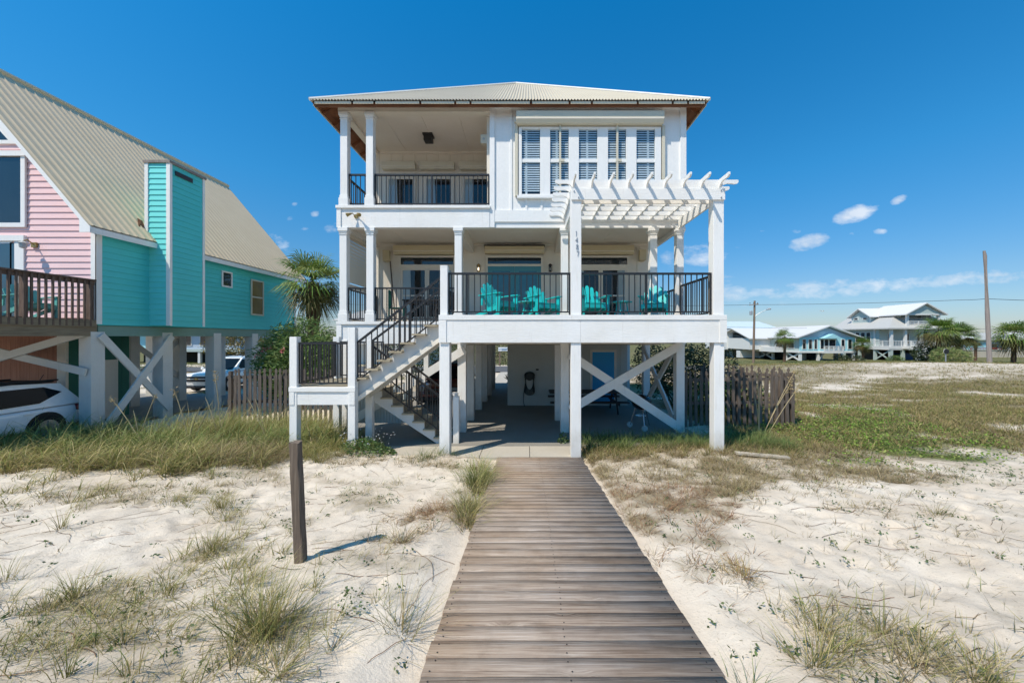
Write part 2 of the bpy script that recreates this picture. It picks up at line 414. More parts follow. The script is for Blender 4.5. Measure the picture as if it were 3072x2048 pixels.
def sand_mat():
    m, nt, b = nmat('sand'); v = coords(nt)
    a = N(nt, 'ShaderNodeAttribute', attribute_name='Col'); sp = N(nt, 'ShaderNodeSeparateColor'); nt.links.new(a.outputs['Color'], sp.inputs[0])
    n1 = noise(nt, v, .9, 5, .6); n2 = noise(nt, v, 9, 7, .72); n3 = noise(nt, v, 45, 4, .7); n4 = noise(nt, v, 3.2, 5, .65)
    sand = ramp(nt, n1, [(.3, (.565,.475,.37)), (.55, (.665,.58,.47)), (.75, (.72,.645,.54))])
    sand = mixc(nt, math_(nt, 'MULTIPLY', ramp(nt, n2, [(.52,(0,0,0)),(.72,(1,1,1))]), .4), sand, (.50,.43,.34))
    speck = ramp(nt, n3, [(.60,(0,0,0)),(.68,(1,1,1))])
    sand = mixc(nt, math_(nt, 'MULTIPLY', ramp(nt, n4, [(.55,(0,0,0)),(.72,(1,1,1))]), .35), sand, (.47,.42,.35))
    sand = mixc(nt, math_(nt, 'MULTIPLY', speck, .55), sand, (.22,.17,.11))
    dry = ramp(nt, n2, [(.3,(.10,.075,.04)),(.55,(.23,.18,.10)),(.75,(.42,.35,.22))])
    gr = ramp(nt, n2, [(.3,(.035,.05,.012)),(.6,(.11,.14,.035)),(.8,(.24,.25,.08))])
    vegc = mixc(nt, sp.outputs[1], dry, gr)
    f = math_(nt, 'MULTIPLY', sp.outputs[0], 1.0)
    f = math_(nt, 'ADD', math_(nt, 'MULTIPLY', f, 1.25), math_(nt, 'MULTIPLY', math_(nt, 'SUBTRACT', n4, .62), .9))
    cl = N(nt, 'ShaderNodeClamp'); nt.links.new(f, cl.inputs[0])
    veg0 = math_(nt, 'MULTIPLY', cl.outputs[0], ramp(nt, sp.outputs[0], [(.02,(0,0,0)),(.2,(1,1,1))]))
    col = mixc(nt, veg0, sand, vegc)
    nt.links.new(col, b.inputs['Base Color']); b.inputs['Roughness'].default_value = .95; b.inputs['Specular IOR Level'].default_value = .1
    h = math_(nt, 'ADD', math_(nt, 'MULTIPLY', n2, 1.0), math_(nt, 'MULTIPLY', n3, .35))
    bump(nt, b, h, .8, .022); return m
M['sand'] = sand_mat()
ground = np_mesh('ground', np.stack([GX,GY,GZ], -1).reshape(-1,3), quads, M['sand'], np.stack([veg,green,veg*0],-1).reshape(-1,3), smooth=True)
tag(ground, 'white dune sand with dry grass patches', 'ground', kind='structure')

# paved things
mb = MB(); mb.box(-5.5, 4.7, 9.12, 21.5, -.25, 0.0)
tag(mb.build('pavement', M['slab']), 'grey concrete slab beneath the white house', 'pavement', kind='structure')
mb = MB()
for i in range(4):
    x0 = -3.35+i*1.14; mb.box(x0, x0+1.125, 8.26, 9.11, -.2, -.012+.004*(i%2))
tag(mb.build('paved_apron', M['concrete']), 'pale concrete apron at the end of the boardwalk', 'pavement', kind='structure')
def strip(name, pts_l, pts_r, mat, lift):
    V = []; 
    for (a, b) in zip(pts_l, pts_r):
        for t in np.linspace(0, 1, 13):
            x = a[0]+(b[0]-a[0])*t; y = a[1]+(b[1]-a[1])*t
            V.append((x, y, lift(x, y)))
    n = len(pts_l); q = [(i*13+j, i*13+j+1, (i+1)*13+j+1, (i+1)*13+j) for i in range(n-1) for j in range(12)]
    return np_mesh(name, V, q, mat, smooth=True)
ry = [36.0, 43.0]
xs = np.arange(-260, 22, 4.0)
zr = lambda x, y: float(zt(x, y, False))+.10
# flatten: road follows the low-frequency terrain
o = strip('road', [(x, ry[0]) for x in xs], [(x, ry[1]) for x in xs], M['asphalt'], zr)
tag(o, 'grey asphalt beach road beyond the houses', 'road', kind='structure')
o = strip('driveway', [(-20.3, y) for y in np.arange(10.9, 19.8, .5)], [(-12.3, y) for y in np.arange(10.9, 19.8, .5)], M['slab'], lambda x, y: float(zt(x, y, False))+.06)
tag(o, 'dark concrete parking floor under the pink house', 'pavement', kind='structure'); o.name = 'parking_floor'  # dark sheet added over the sand to stand for shade
o = strip('driveway', [(-2.6, y) for y in np.arange(21.5, 36.2, .7)], [(.8, y) for y in np.arange(21.5, 36.2, .7)], M['concrete'], lambda x, y: float(zt(x, y, False))+.07)
tag(o, 'concrete driveway from the white house to the road', 'driveway', kind='structure')

# boardwalk
def board_mat():
    m, nt, b = nmat('boardwalk_wood')
    a = N(nt, 'ShaderNodeAttribute', attribute_name='Col'); sp = N(nt, 'ShaderNodeSeparateColor'); nt.links.new(a.outputs['Color'], sp.inputs[0])
    tc = N(nt, 'ShaderNodeTexCoord'); off = N(nt, 'ShaderNodeCombineXYZ')
    nt.links.new(math_(nt, 'MULTIPLY', sp.outputs[0], 57.0), off.inputs[0]); nt.links.new(math_(nt, 'MULTIPLY', sp.outputs[1], 31.0), off.inputs[2])
    ad = N(nt, 'ShaderNodeVectorMath', operation='ADD'); nt.links.new(tc.outputs['Object'], ad.inputs[0]); nt.links.new(off.outputs[0], ad.inputs[1])
    # knots: distort grain around voronoi cells
    mpv = N(nt, 'ShaderNodeMapping'); mpv.inputs['Scale'].default_value = (1.7, 5.2, 1.0); nt.links.new(ad.outputs[0], mpv.inputs[0])
    vo = N(nt, 'ShaderNodeTexVoronoi'); vo.inputs['Scale'].default_value = 1.0; nt.links.new(mpv.outputs[0], vo.inputs['Vector'])
    d = vo.outputs['Distance']
    ks = N(nt, 'ShaderNodeSeparateColor'); nt.links.new(vo.outputs['Color'], ks.inputs[0]); has = math_(nt, 'GREATER_THAN', ks.outputs[0], .62)
    d = math_(nt, 'ADD', d, math_(nt, 'MULTIPLY', math_(nt, 'SUBTRACT', 1.0, has), 1.0))
    push = math_(nt, 'MULTIPLY', ramp(nt, d, [(.0,(1,1,1)),(.07,(.5,.5,.5)),(.26,(0,0,0))]), .07)
    pv = N(nt, 'ShaderNodeCombineXYZ'); nt.links.new(push, pv.inputs[1])
    ad2 = N(nt, 'ShaderNodeVectorMath', operation='ADD'); nt.links.new(ad.outputs[0], ad2.inputs[0]); nt.links.new(pv.outputs[0], ad2.inputs[1])
    mp = N(nt, 'ShaderNodeMapping'); mp.inputs['Scale'].default_value = (.7, 24, 1); nt.links.new(ad2.outputs[0], mp.inputs[0])
    g = noise(nt, mp.outputs[0], 2.2, 8, .64, .5)
    mp2 = N(nt, 'ShaderNodeMapping'); mp2.inputs['Scale'].default_value = (1.3, 90, 1); nt.links.new(ad2.outputs[0], mp2.inputs[0])
    g2 = noise(nt, mp2.outputs[0], 2.0, 4, .6)
    big = noise(nt, tc.outputs['Object'], .95, 5, .6)
    f = math_(nt, 'ADD', math_(nt, 'MULTIPLY', g, .58), math_(nt, 'MULTIPLY', g2, .42))
    col = ramp(nt, f, [(.27,(.095,.070,.056)), (.40,(.25,.198,.160)), (.52,(.40,.33,.272)), (.70,(.60,.53,.46))])
    brown = ramp(nt, f, [(.27,(.095,.062,.042)), (.41,(.245,.170,.118)), (.53,(.375,.28,.203)), (.72,(.55,.45,.355))])
    tint = math_(nt, 'ADD', math_(nt, 'ADD', .30, math_(nt, 'MULTIPLY', sp.outputs[2], .6)), math_(nt, 'MULTIPLY', math_(nt, 'SUBTRACT', big, .5), 3.2))
    cl = N(nt, 'ShaderNodeClamp'); nt.links.new(tint, cl.inputs[0])
    col = mixc(nt, cl.outputs[0], col, brown)
    ring = ramp(nt, d, [(.0,(.0,.0,.0)),(.03,(.15,.15,.15)),(.045,(1,1,1)),(.06,(1,1,1)),(.09,(0,0,0))])
    col = mixc(nt, math_(nt, 'MULTIPLY', ring, .5), col, (.42,.36,.28))
    core = ramp(nt, d, [(.018,(1,1,1)),(.042,(0,0,0))])
    col = mixc(nt, math_(nt, 'MULTIPLY', core, .9), col, (.035,.022,.014))
    br = N(nt, 'ShaderNodeHueSaturation'); nt.links.new(col, br.inputs['Color']); nt.links.new(math_(nt, 'ADD', .80, math_(nt, 'MULTIPLY', sp.outputs[1], .22)), br.inputs['Value'])
    br.inputs['Saturation'].default_value = 1.0
    blot = ramp(nt, noise(nt, tc.outputs['Object'], 3.1, 6, .7), [(.33,(.76,.75,.74)),(.52,(1,1,1)),(.72,(1.0,1.0,1.0))])
    pale = ramp(nt, noise(nt, mp.outputs[0], .9, 4, .7), [(.60,(0,0,0)),(.74,(1,1,1))])
    bc = mixc(nt, math_(nt, 'MULTIPLY', pale, .45), mixc(nt, .8, br.outputs[0], blot, 'MULTIPLY'), (.56,.52,.48))
    nt.links.new(bc, b.inputs['Base Color']); b.inputs['Roughness'].default_value = .8; b.inputs['Specular IOR Level'].default_value = .1
    bump(nt, b, f, .8, .012); return m
M['boards'] = board_mat()
bwz = lambda y: .86-.1045*y
V = []; Q = []; C = []; y = .3
while y < 8.2:
    w = .148+rng.uniform(-.004,.004); x0 = -.655+rng.normal(0,.007); x1 = 1.205+rng.normal(0,.008); dz = rng.uniform(-.002,.002); t = .038
    n = len(V); dy = rng.uniform(-.003,.003)
    for zz in (-t, 0):
        for (xx, yy) in ((x0,y+dy),(x1,y-dy),(x1,y-dy+w),(x0,y+dy+w)): V.append((xx, yy, bwz(yy)+zz+dz))
    for f in ((0,3,2,1),(4,5,6,7),(0,1,5,4),(1,2,6,5),(2,3,7,6),(3,0,4,7)): Q.append(tuple(n+i for i in f))
    c = (rng.random(), rng.random(), min(1, max(0, rng.normal(.35,.35)))); C += [c]*8
    y += w+rng.choice([.0008,.001,.0015,.003])
o = np_mesh('boardwalk', V, Q, M['boards'], np.array(C))
tag(o, 'weathered grey-brown plank boardwalk sloping to the house', 'boardwalk', kind='structure')
mb = MB()
for x in (-.6, .27, 1.15): mb.beam((x,.3,bwz(.3)-.13),(x,8.2,bwz(8.2)-.13),.045,.17)
bj = mb.build('joist', M['brown_wood'], o)
sc = MB()
for i in range(0, len(V), 8):
    ym = (V[i][1]+V[i+2][1])/2
    for x in (-.6,.27,1.15):
        for dy in (-.038,.038):
            xx = x+rng.uniform(-.012,.012); yy = ym+dy+rng.uniform(-.008,.008); zz = bwz(yy)+.0035; r = .0045
            sc.poly([(xx-r,yy-r,zz),(xx+r,yy-r,zz),(xx+r,yy+r,zz),(xx-r,yy+r,zz)])
sc.build('screw_heads', M['dark_wood'], o)
# ------------------------------------------------------------------ generic builders
def railing(parent, p, q, z0, h, n, name='railing', mids=(), rise=0.0):
    """black metal rail from p to q (x,y); z0 deck height at p; optional rise to q"""
    p = Vector((p[0],p[1],z0)); q = Vector((q[0],q[1],z0+rise)); up = Vector((0,0,1))
    mb = MB()
    mb.beam(p+up*h, q+up*h, .055, .045); mb.beam(p+up*.075, q+up*.075, .035, .03)
    for e_ in (p.lerp(q,.004), p.lerp(q,.996)): mb.cbox(e_.x, e_.y, e_.z+.06, e_.z+h, .028)
    o = mb.build(name, M['black'], parent)
    b = MB()
    for i in range(n):
        a = p.lerp(q, (i+.5)/n); b.cbox(a.x, a.y, a.z+.075, a.z+h-.02, .02)
    for t in mids:
        a = p.lerp(q, t); b.cbox(a.x, a.y, a.z, a.z+h-.02, .045)
    b.build('balusters', M['black'], o)
    return o
def blinds(x0, x1, y, z0, z1, pitch=.066):
    mb = MB(); z = z1-.02
    while z > z0+.02:
        mb.poly([(x0,y,z),(x1,y,z),(x1,y+.016,z+.042),(x0,y+.016,z+.042)]); z -= pitch
    return mb
def column(parent, x, y, z0, z1, w=.2):
    o = MB().cbox(x, y, z0+.3, z1-.15, w).build('column', M['white_post'], parent, bevel=.006)
    b = MB().cbox(x, y, z0, z0+.22, w+.065).cbox(x, y, z0+.22, z0+.30, w+.03)
    b.build('column_base', M['white_post'], o, bevel=.008)
    c = MB().cbox(x, y, z1-.10, z1, w+.075).cbox(x, y, z1-.15, z1-.10, w+.035).cbox(x, y, z1-.20, z1-.185, w+.03)
    c.build('column_cap', M['white_post'], o, bevel=.005)
    return o

# ------------------------------------------------------------------ the white beach house
YH = 10.48; X0 = -5.37; X1 = 4.5; YB = 12.77
H = thing('beach_house', (-.43, YH, 0), 'white two storey beach house on stilts with porches, pergola and corrugated hip roof', 'house')
W = M['white']
# piles
for x, y in [(-5.2,YH),(-1.85,YH+.02),(1.07,YH),(4.34,YH),(-1.84,11.95),(1.02,11.95),(-1.80,13.7),(-1.78,15.4),(-1.76,17.0),(4.34,13.4),(4.34,16),(-5.2,13.4),(-5.2,16.2),(-1.76,19),(-5.2,19)]:
    MB().cbox(x, y, -.05, 2.62, .235).build('pile', M['white_post'], H, bevel=.008)
# x braces under the house
MB().beam((1.2,YH-.16,2.2),(4.3,YH-.16,.14),.23,.05,(0,1,0)).build('cross_brace', M['white_wood'], H)
MB().beam((1.2,YH-.21,.66),(4.34,YH-.22,2.5),.23,.05,(0,1,0)).build('cross_brace', M['white_wood'], H)
MB().beam((4.25,10.55,2.4),(4.25,13.3,.2),.05,.2,(0,0,1)).build('cross_brace', M['white_wood'], H)
MB().beam((4.19,10.55,.4),(4.19,13.3,2.4),.05,.2,(0,0,1)).build('cross_brace', M['white_wood'], H)
MB().beam((-4.9,YH-.15,.35),(-1.75,YH-.15,2.35),.22,.05,(0,1,0)).build('cross_brace', M['white_wood'], H)
# lower floor band and decks
mb = MB(); mb.box(X0, X1, YH-.10, YH+.12, 2.5, 3.05); mb.box(X0-.02, X1+.02, YH-.14, YH+.12, 3.05, 3.135)
mb.box(X0, X0+.2, YH+.12, 21.6, 2.5, 3.10); mb.box(X1-.2, X1, YH+.12, 21.6, 2.5, 3.10)
mb.box(X0-.015, X0+.13, YH-.13, YH-.10, 2.5, 3.05)
mb.build('floor_band', M['white_wood'], H, bevel=.004)
mb = MB(); mb.box(X0+.2, X1-.2, YH+.12, 21.6, 2.62, 3.08); mb.build('floor', M['under'], H)
mb = MB()
for yy in (11.9, 13.6, 15.4, 17.2): mb.box(X0+.22, X1-.22, yy-.08, yy+.08, 2.44, 2.62)
mb.build('floor_beam', M['under'], H)
mb = MB(); y = YH+.12
while y < YB: mb.box(X0+.1, X1-.1, y, y+.135, 3.08, 3.12); y += .14
mb.build('porch_floor', M['deck_floor'], H)
# lower porch columns
for x in (-5.21,-4.45,-1.95,1.07,3.59,4.34): column(H, x, YH, 3.135, 5.79)
# upper band, ceilings
mb = MB(); mb.box(X0, -1.06, YH-.10, YH+.12, 5.79, 6.33); mb.box(X0-.03, -1.04, YH-.15, YH+.12, 6.33, 6.41)
mb.box(X0-.012, X0+.11, YH-.125, YH-.10, 5.79, 6.33)
mb.box(X0, X0+.16, YH+.12, YB, 5.79, 6.40)
mb.build('upper_band', M['white_wood'], H, bevel=.004)
mb = MB(); mb.box(X0+.16, X1, YH+.12, YB, 5.93, 6.02)
for x in (-1.95, 1.07): mb.box(x-.11, x+.11, YH+.12, YB, 5.62, 5.93)
mb.box(X0+.16, X1, YH+.3, YH+.34, 5.90, 5.93); mb.box(X0+.16, X1, YB-.03, YB, 5.86, 5.93)
for x in (-4.1,-.4,2.6): mb.box(x-.012, x+.012, YH+.34, YB-.03, 5.922, 5.93)
mb.build('porch_ceiling', M['ceiling'], H)
mb = MB(); mb.box(X0+.1, -1.06, YH+.12, YB, 9.14, 9.2); mb.box(X0+.25, -1.06, YB-.035, YB, 9.06, 9.14)
for x in (-4.2,-3.1,-2.0): mb.box(x-.012, x+.012, YH+.2, YB, 9.13, 9.14)
mb.build('upper_ceiling', M['ceiling'], H)
mb = MB(); mb.box(X0+.1, -1.06, YH+.12, YB, 6.30, 6.40); mb.build('upper_floor', M['soffit'], H)
# porch back walls (board and batten)
def batten_wall(x0, x1, y, z0, z1, pitch, mat, name, off=0):
    mb = MB(); mb.box(x0, x1, y, y+.1, z0, z1); x = x0+off+pitch/2
    while x < x1: mb.box(x-.025, x+.025, y-.02, y, z0, z1); x += pitch
    return mb.build(name, mat, H)
batten_wall(X0, X1, YB, 3.1, 5.93, .41, M['porch'], 'porch_wall')
batten_wall(X0, -1.06, YB, 6.4, 9.14, .41, M['porch'], 'porch_wall')
mb = MB(); mb.box(-1.16, -1.06, YH+.1, YB, 6.4, 9.14); mb.build('porch_side_wall', M['porch'], H)
# house body behind
mb = MB(); mb.box(X0, X0+.1, YB+.1, 21.6, 3.1, 9.3); mb.box(X1-.1, X1, YB+.1, 21.6, 3.1, 9.3); mb.box(X0, X1, 21.5, 21.6, 2.5, 9.3)
mb.box(X1-.1, X1, YH+.1, YB+.1, 5.79, 9.3)
mb.build('side_wall', M['white_wood'], H)
# upper porch beam + columns
mb = MB(); mb.box(X0+.02, -1.06, YH-.11, YH+.11, 9.06, 9.20); mb.box(X0, -1.04, YH-.14, YH+.11, 9.20, 9.36)
mb.box(X0+.02, X0+.22, YH+.11, YB, 9.06, 9.36)
mb.build('porch_beam', M['porch'], H)
for x in (-5.19,-4.46): column(H, x, YH, 6.41, 9.06)
# upper right room wall
mb = MB(); mb.box(-1.04, X1, YH-.04, YH+.06, 5.80, 9.33)
mb.box(-1.06, -.92, YH-.085, YH-.04, 5.80, 9.20); mb.box(X1-.15, X1+.02, YH-.085, YH-.04, 5.96, 9.20)
mb.box(-.92, X1-.15, YH-.075, YH-.04, 5.96, 6.29)
mb.box(-1.06, X1+.03, YH-.12, YH-.04, 9.20, 9.36)
x = -.45
while x < 4.3:
    mb.box(x-.03, x+.03, YH-.065, YH-.04, 6.29, 9.20); x += .432
mb.build('front_wall', M['white'], H, bevel=.003)
# big window
wx0, wx1, wz0, wz1 = -.23, 3.79, 6.64, 8.63
WN = MB()
WN.box(wx0, wx1, YH-.12, YH-.05, wz1-.06, wz1); WN.box(wx0-.05, wx1+.05, YH-.15, YH-.05, wz0-.03, wz0+.05)
px_ = [(-.147,.37),(.657,1.18),(1.467,1.99),(2.29,2.806),(3.095,3.62)]
edges = [wx0]+[e for p in px_ for e in p]+[wx1]
for i in range(0, len(edges), 2): WN.box(edges[i], edges[i+1], YH-.12, YH-.05, wz0+.05, wz1-.06)
for a, b_ in px_:
    WN.box(a, b_, YH-.105, YH-.05, 7.635, 7.73); WN.box(a, b_, YH-.11, YH-.05, wz0+.05, 6.735)
win = WN.build('window', M['white'], H, bevel=.003)
for a, b_ in px_:
    MB().box(a, b_, YH-.046, YH-.042, 6.735, 8.57).build('window_backing', M['dark'], win)
    blinds(a+.01, b_-.01, YH-.070, 6.745, 8.56).build('blind', M['blind'], win)
    MB().poly([(a,YH-.09,6.735),(b_,YH-.09,6.735),(b_,YH-.09,7.635),(a,YH-.09,7.635)]).build('pane', M['pane'], win)
    MB().poly([(a,YH-.082,7.73),(b_,YH-.082,7.73),(b_,YH-.082,8.57),(a,YH-.082,8.57)]).build('pane', M['pane'], win)
for x in (.933, 2.543):
    MB().box(x-.025, x+.025, YH-.17, YH-.125, 6.70, 8.66).box(x-.03, x+.12, YH-.175, YH-.125, 7.63, 7.70).build('storm_bar', M['cream'], H)
for x in (-.30, 3.86): MB().box(x-.04, x+.04, YH-.13, YH-.05, 6.68, 8.66).build('shutter_track', M['cream'], H)
def shutter_box(x0, x1, y, z0, z1, d, mat, bracket=True):
    pts = [(x0,y,z1),(x0,y-d,z1),(x0,y-d,z0+.1*(z1-z0)+.05),(x0,y-d*.8,z0),(x0,y,z0)]
    o = MB().prism(pts, (x1-x0,0,0)).build('shutter_box', mat, H, bevel=.006)
    m2 = MB(); m2.box(x0+.01, x1-.01, y-d-.008, y-d, z0+.13*(z1-z0)+.05, z0+.2*(z1-z0)+.055)
    if bracket: m2.box(x0-.06, x0, y-.1, y, z0+.1, z0+.22)
    m2.build('shutter_trim', M['porch'], o)
shutter_box(-.3, 3.82, YH-.05, 8.66, 8.98, .25, M['cream'])
for a, b_ in ((-4.99,-3.84),(-3.68,-2.5),(-2.32,-1.2)): shutter_box(a, b_, YB-.02, 8.46, 8.69, .2, M['cream'])
shutter_box(-4.58, -2.5, YB-.02, 5.53, 5.83, .22, M['tan_box'], False)
shutter_box(-1.45, .59, YB-.02, 5.56, 5.80, .22, M['tan_box'], False)
shutter_box(1.55, 3.67, YB-.02, 5.53, 5.83, .22, M['tan_box'], False)
MB().box(-1.47,.61,YB-.26,YB-.02,5.80,5.84).build('shutter_hood', M['dark_wood'], H)
def room(parent, x0, x1, y, z0, z1, side):
    MB().box(x0, x1, y-.008, y-.003, z0, z1).build('window_backing', M['dark'], parent)
    n_ = 12; w_ = (x1-x0)*.38; c = MB(); xs_c = [(x0+w_*i/n_ if side == 0 else x1-w_*i/n_) for i in range(n_+1)]
    for i in range(n_):
        ya, yb_ = (y-.012-.010*(i%2), y-.012-.010*((i+1)%2)); k0 = .12*(i/n_); k1 = .12*((i+1)/n_)
        c.poly([(xs_c[i],ya,z0),(xs_c[i+1],yb_,z0),(xs_c[i+1]+(k1*w_*(1 if side else -1)),yb_,z1),(xs_c[i]+(k0*w_*(1 if side else -1)),ya,z1)])
    c.build('curtain', M['curtain'], parent)
    MB().poly([(x0,y-.03,z0),(x1,y-.03,z0),(x1,y-.03,z1),(x0,y-.03,z1)]).build('pane', M['pane'], parent)
# glazed porch doors: frame, transom, two leaves
def door_group(x0, x1, y, z0, z1, tz0, tz1, fmat, leafmat, glassmat, leaves=2, name='porch_door', fw=.07, rail=None, st=.07):
    fr = MB(); fr.box(x0-fw, x0, y-.06, y, z0, tz1+fw); fr.box(x1, x1+fw, y-.06, y, z0, tz1+fw)
    fr.box(x0, x1, y-.06, y, tz1, tz1+fw); fr.box(x0, x1, y-.06, y, z1, tz0)
    o = fr.build(name, fmat, H, bevel=.003)
    MB().box(x0, x1, y-.03, y-.02, tz0, tz1).build('transom_pane', M['glass'], o)
    w = (x1-x0)/leaves
    for i in range(leaves):
        a = x0+i*w+.004; b_ = a+w-.008; lf = MB()
        lf.box(a, a+st, y-.05, y-.015, z0, z1); lf.box(b_-st, b_, y-.05, y-.015, z0, z1)
        lf.box(a+st, b_-st, y-.05, y-.015, z1-st*1.1, z1); lf.box(a+st, b_-st, y-.05, y-.015, z0, z0+(.25 if rail else .09))
        if rail: lf.box(a+st, b_-st, y-.046, y-.015, rail, rail+.05)
        l = lf.build('door_leaf', leafmat, o)
        if rail: room(l, a+st, b_-st, y, z0+.25, z1-st*1.1, i % 2)
        else: MB().box(a+st, b_-st, y-.032, y-.025, z0+.09, z1-st*1.1).build('pane', glassmat, l)
door_group(-4.38, -2.55, YB-.02, 3.14, 5.08, 5.20, 5.44, M['porch'], M['porch'], M['door_glass'], 2, rail=4.1)
door_group(-1.36, .49, YB-.02, 3.14, 5.14, 5.22, 5.44, M['porch'], M['teal_door'], M['teal_door_glass'], 2, st=.15)
door_group(1.64, 3.47, YB-.02, 3.14, 5.08, 5.20, 5.44, M['porch'], M['porch'], M['door_glass'], 2, rail=4.1)
# upper porch glazed doors
for a, b_ in ((-4.80,-3.96),(-3.49,-2.63),(-2.15,-1.37)):
    fr = MB(); y = YB-.02; fr.box(a-.09, a, y-.05, y, 6.42, 8.25); fr.box(b_, b_+.09, y-.05, y, 6.42, 8.25); fr.box(a, b_, y-.05, y, 8.16, 8.25)
    fr.box(a, b_, y-.04, y, 6.95, 7.02); fr.box(a, b_, y-.045, y, 6.42, 6.52)
    o = fr.build('window', M['porch'], H)
    room(o, a, b_, y-.004, 7.02, 8.16, 0); MB().box(a, b_, y-.02, y-.012, 6.52, 6.95).build('pane', M['door_glass'], o)
# railings
railing(H, (-4.35,YH),(-1.08,YH), 6.42, .90, 25, mids=(.003,.5,.997))
railing(H, (-5.09,YH),(-4.56,YH), 6.42, .90, 4)
railing(H, (-5.22,YH+.1),(-5.22,YB-.05), 6.42, .90, 17)
railing(H, (-4.34,YH),(-2.06,YH), 3.135, .95, 17, mids=(.003,.997))
railing(H, (-5.1,YH),(-4.56,YH), 3.135, .95, 4)
railing(H, (-5.22,YH+.1),(-5.22,YB-.05), 3.135, .95, 17)
railing(H, (4.34,YH+.1),(4.34,YB-.05), 3.135, .95, 17)
# louvre panel on the left of the porch
fr = MB(); fr.box(-5.33,-5.28,10.68,10.76,4.15,5.78); fr.box(-5.33,-5.28,12.52,12.6,4.15,5.78); fr.box(-5.33,-5.28,10.76,12.52,4.15,4.27); fr.box(-5.33,-5.28,10.76,12.52,5.68,5.78)
lo = fr.build('louvre_shutter', M['porch'], H)
sl = MB(); z = 4.30
while z < 5.66: sl.poly([(-5.255,10.76,z),(-5.255,12.52,z),(-5.31,12.52,z+.125),(-5.31,10.76,z+.125)]); z += .105
sl.build('slats', M['porch'], lo)
# lamps, speakers, floodlights
def lantern(x, z, lit):
    y = YB-.03
    o = MB().box(x-.035,x+.035,y-.03,y,z-.02,z+.16).lathe((x,y-.11,z+.17),[(.0,.06),(.03,.05),(.075,0),(.07,-.012),(.01,-.015)],10).lathe((x,y-.11,z-.04),[(.0,-.02),(.055,-.01),(.058,.0),(.0,.006)],10).build('wall_lantern', M['brass' if lit else 'black'], H)
    c = MB()
    for k in range(6):
        a = k*math.pi/3; c.beam((x+.055*math.cos(a), y-.11+.055*math.sin(a), z-.03),(x+.065*math.cos(a), y-.11+.065*math.sin(a), z+.16),.008,.008)
    c.build('cage', M['black'], o)
    MB().lathe((x,y-.11,z+.0),[(.0,-.01),(.024,.01),(.028,.04),(.018,.09),(0,.1)],10).build('bulb', M['bulb' if lit else 'lattice'], o, smooth=True)
lantern(-1.67, 4.99, True); lantern(.80, 4.99, False)
cl = MB().box(-3.30,-2.99,11.55,11.86,9.09,9.135).build('ceiling_lamp', M['black'], H)
fr = MB()
for (a,b_,c,d) in ((-3.27,-3.25,11.58,11.83),(-3.04,-3.02,11.58,11.83),(-3.25,-3.04,11.58,11.60),(-3.25,-3.04,11.81,11.83)): fr.box(a,b_,c,d,8.93,9.09)
fr.box(-3.27,-3.02,11.58,11.83,8.915,8.93); fr.build('lamp_frame', M['black'], cl)
MB().box(-3.245,-3.045,11.602,11.808,8.94,9.08).build('lamp_glass', M['lattice'], cl)
MB().prism([(3.88,YB-.03,5.30),(4.06,YB-.03,5.30),(4.09,YB-.22,5.33),(3.85,YB-.22,5.33)], (0,0,.36)).build('speaker', M['tan_box'], H, bevel=.01)
MB().prism([(-4.92,YB-.03,5.28),(-4.74,YB-.03,5.28),(-4.71,YB-.22,5.31),(-4.95,YB-.22,5.31)], (0,0,.36)).build('speaker', M['tan_box'], H, bevel=.01)
sp = MB().box(-1.36,-1.17,YH+.25,YH+.5,8.36,8.62).build('speaker', M['cream'], H, bevel=.008)
MB().lathe((-1.265,YH+.245,8.49),[(0,0),(.035,0),(.035,.006),(0,.006)],10,'y').build('speaker_cone', M['lattice'], sp)
def floodlight(x, y, z, mat):
    o = MB().lathe((x,y-.03,z),[(0,0),(.06,0),(.055,.03),(0,.03)],12,'y').build('floodlight', mat, H)
    for s in (-1, 1):
        d = Vector((s*.62,-.55,-.45)).normalized(); a = Vector((x+s*.03,y-.03,z+.01)); p = a+Vector((s*.035,-.07,.05))
        e = p+d*.08; f = p+d*.17
        MB().tube([a,p,e,f,f+d*.004],[.012,.014,.035,.055,.03],10).build('lamp_head', mat, o, smooth=False)
floodlight(-4.83, YH-.10, 6.10, M['brass']); floodlight(3.9, YH-.075, 6.17, M['brass'])

# ------------------------------------------------------------------ roof
xl, xr, yf, yb = -5.95, 5.0, 10.02, 22.1; ze = 9.175; sl_ = .77; hw = (xr-xl)/2; xm = (xl+xr)/2
ridge_a = Vector((xm, yf+hw, ze+hw*sl_)); ridge_b = Vector((xm, yb-hw, ze+hw*sl_))
def corr(e0, e1, top, nrm, pitch=.085, amp=.018, sub=6):
    e0 = Vector(e0); e1 = Vector(e1); n = int((e1-e0).length/pitch*sub); V = []; Q = []
    nv = Vector(nrm).normalized()
    for i in range(n+1):
        t = i/n; o = amp*math.sin(2*math.pi*i/sub); a = e0.lerp(e1, t); b_ = Vector(top(t, a))
        V += [a+nv*o, b_+nv*o]
    for i in range(n): Q.append((2*i, 2*i+2, 2*i+3, 2*i+1))
    return V, Q
def sheet(name, V, Q, mat, parent): return np_mesh(name, [tuple(v) for v in V], Q, mat, parent=parent, smooth=True)
def top_fb(t, a, y0, sgn):
    k = min(a.x-xl, xr-a.x); return (a.x, y0+sgn*k, ze+k*sl_)
roof = None
V, Q = corr((xl,yf,ze),(xr,yf,ze), lambda t,a: top_fb(t,a,yf,1), (0,-sl_,1))
roof = sheet('roof', V, Q, M['roof'], H)
V, Q = corr((xr,yb,ze),(xl,yb,ze), lambda t,a: top_fb(t,a,yb,-1), (0,sl_,1)); sheet('roof_sheet', V, Q, M['roof'], roof)
def top_s(t, a):
    k = min(hw, a.y-yf, yb-a.y); return ((xl+k if a.x < xm else xr-k), a.y, ze+k*sl_)
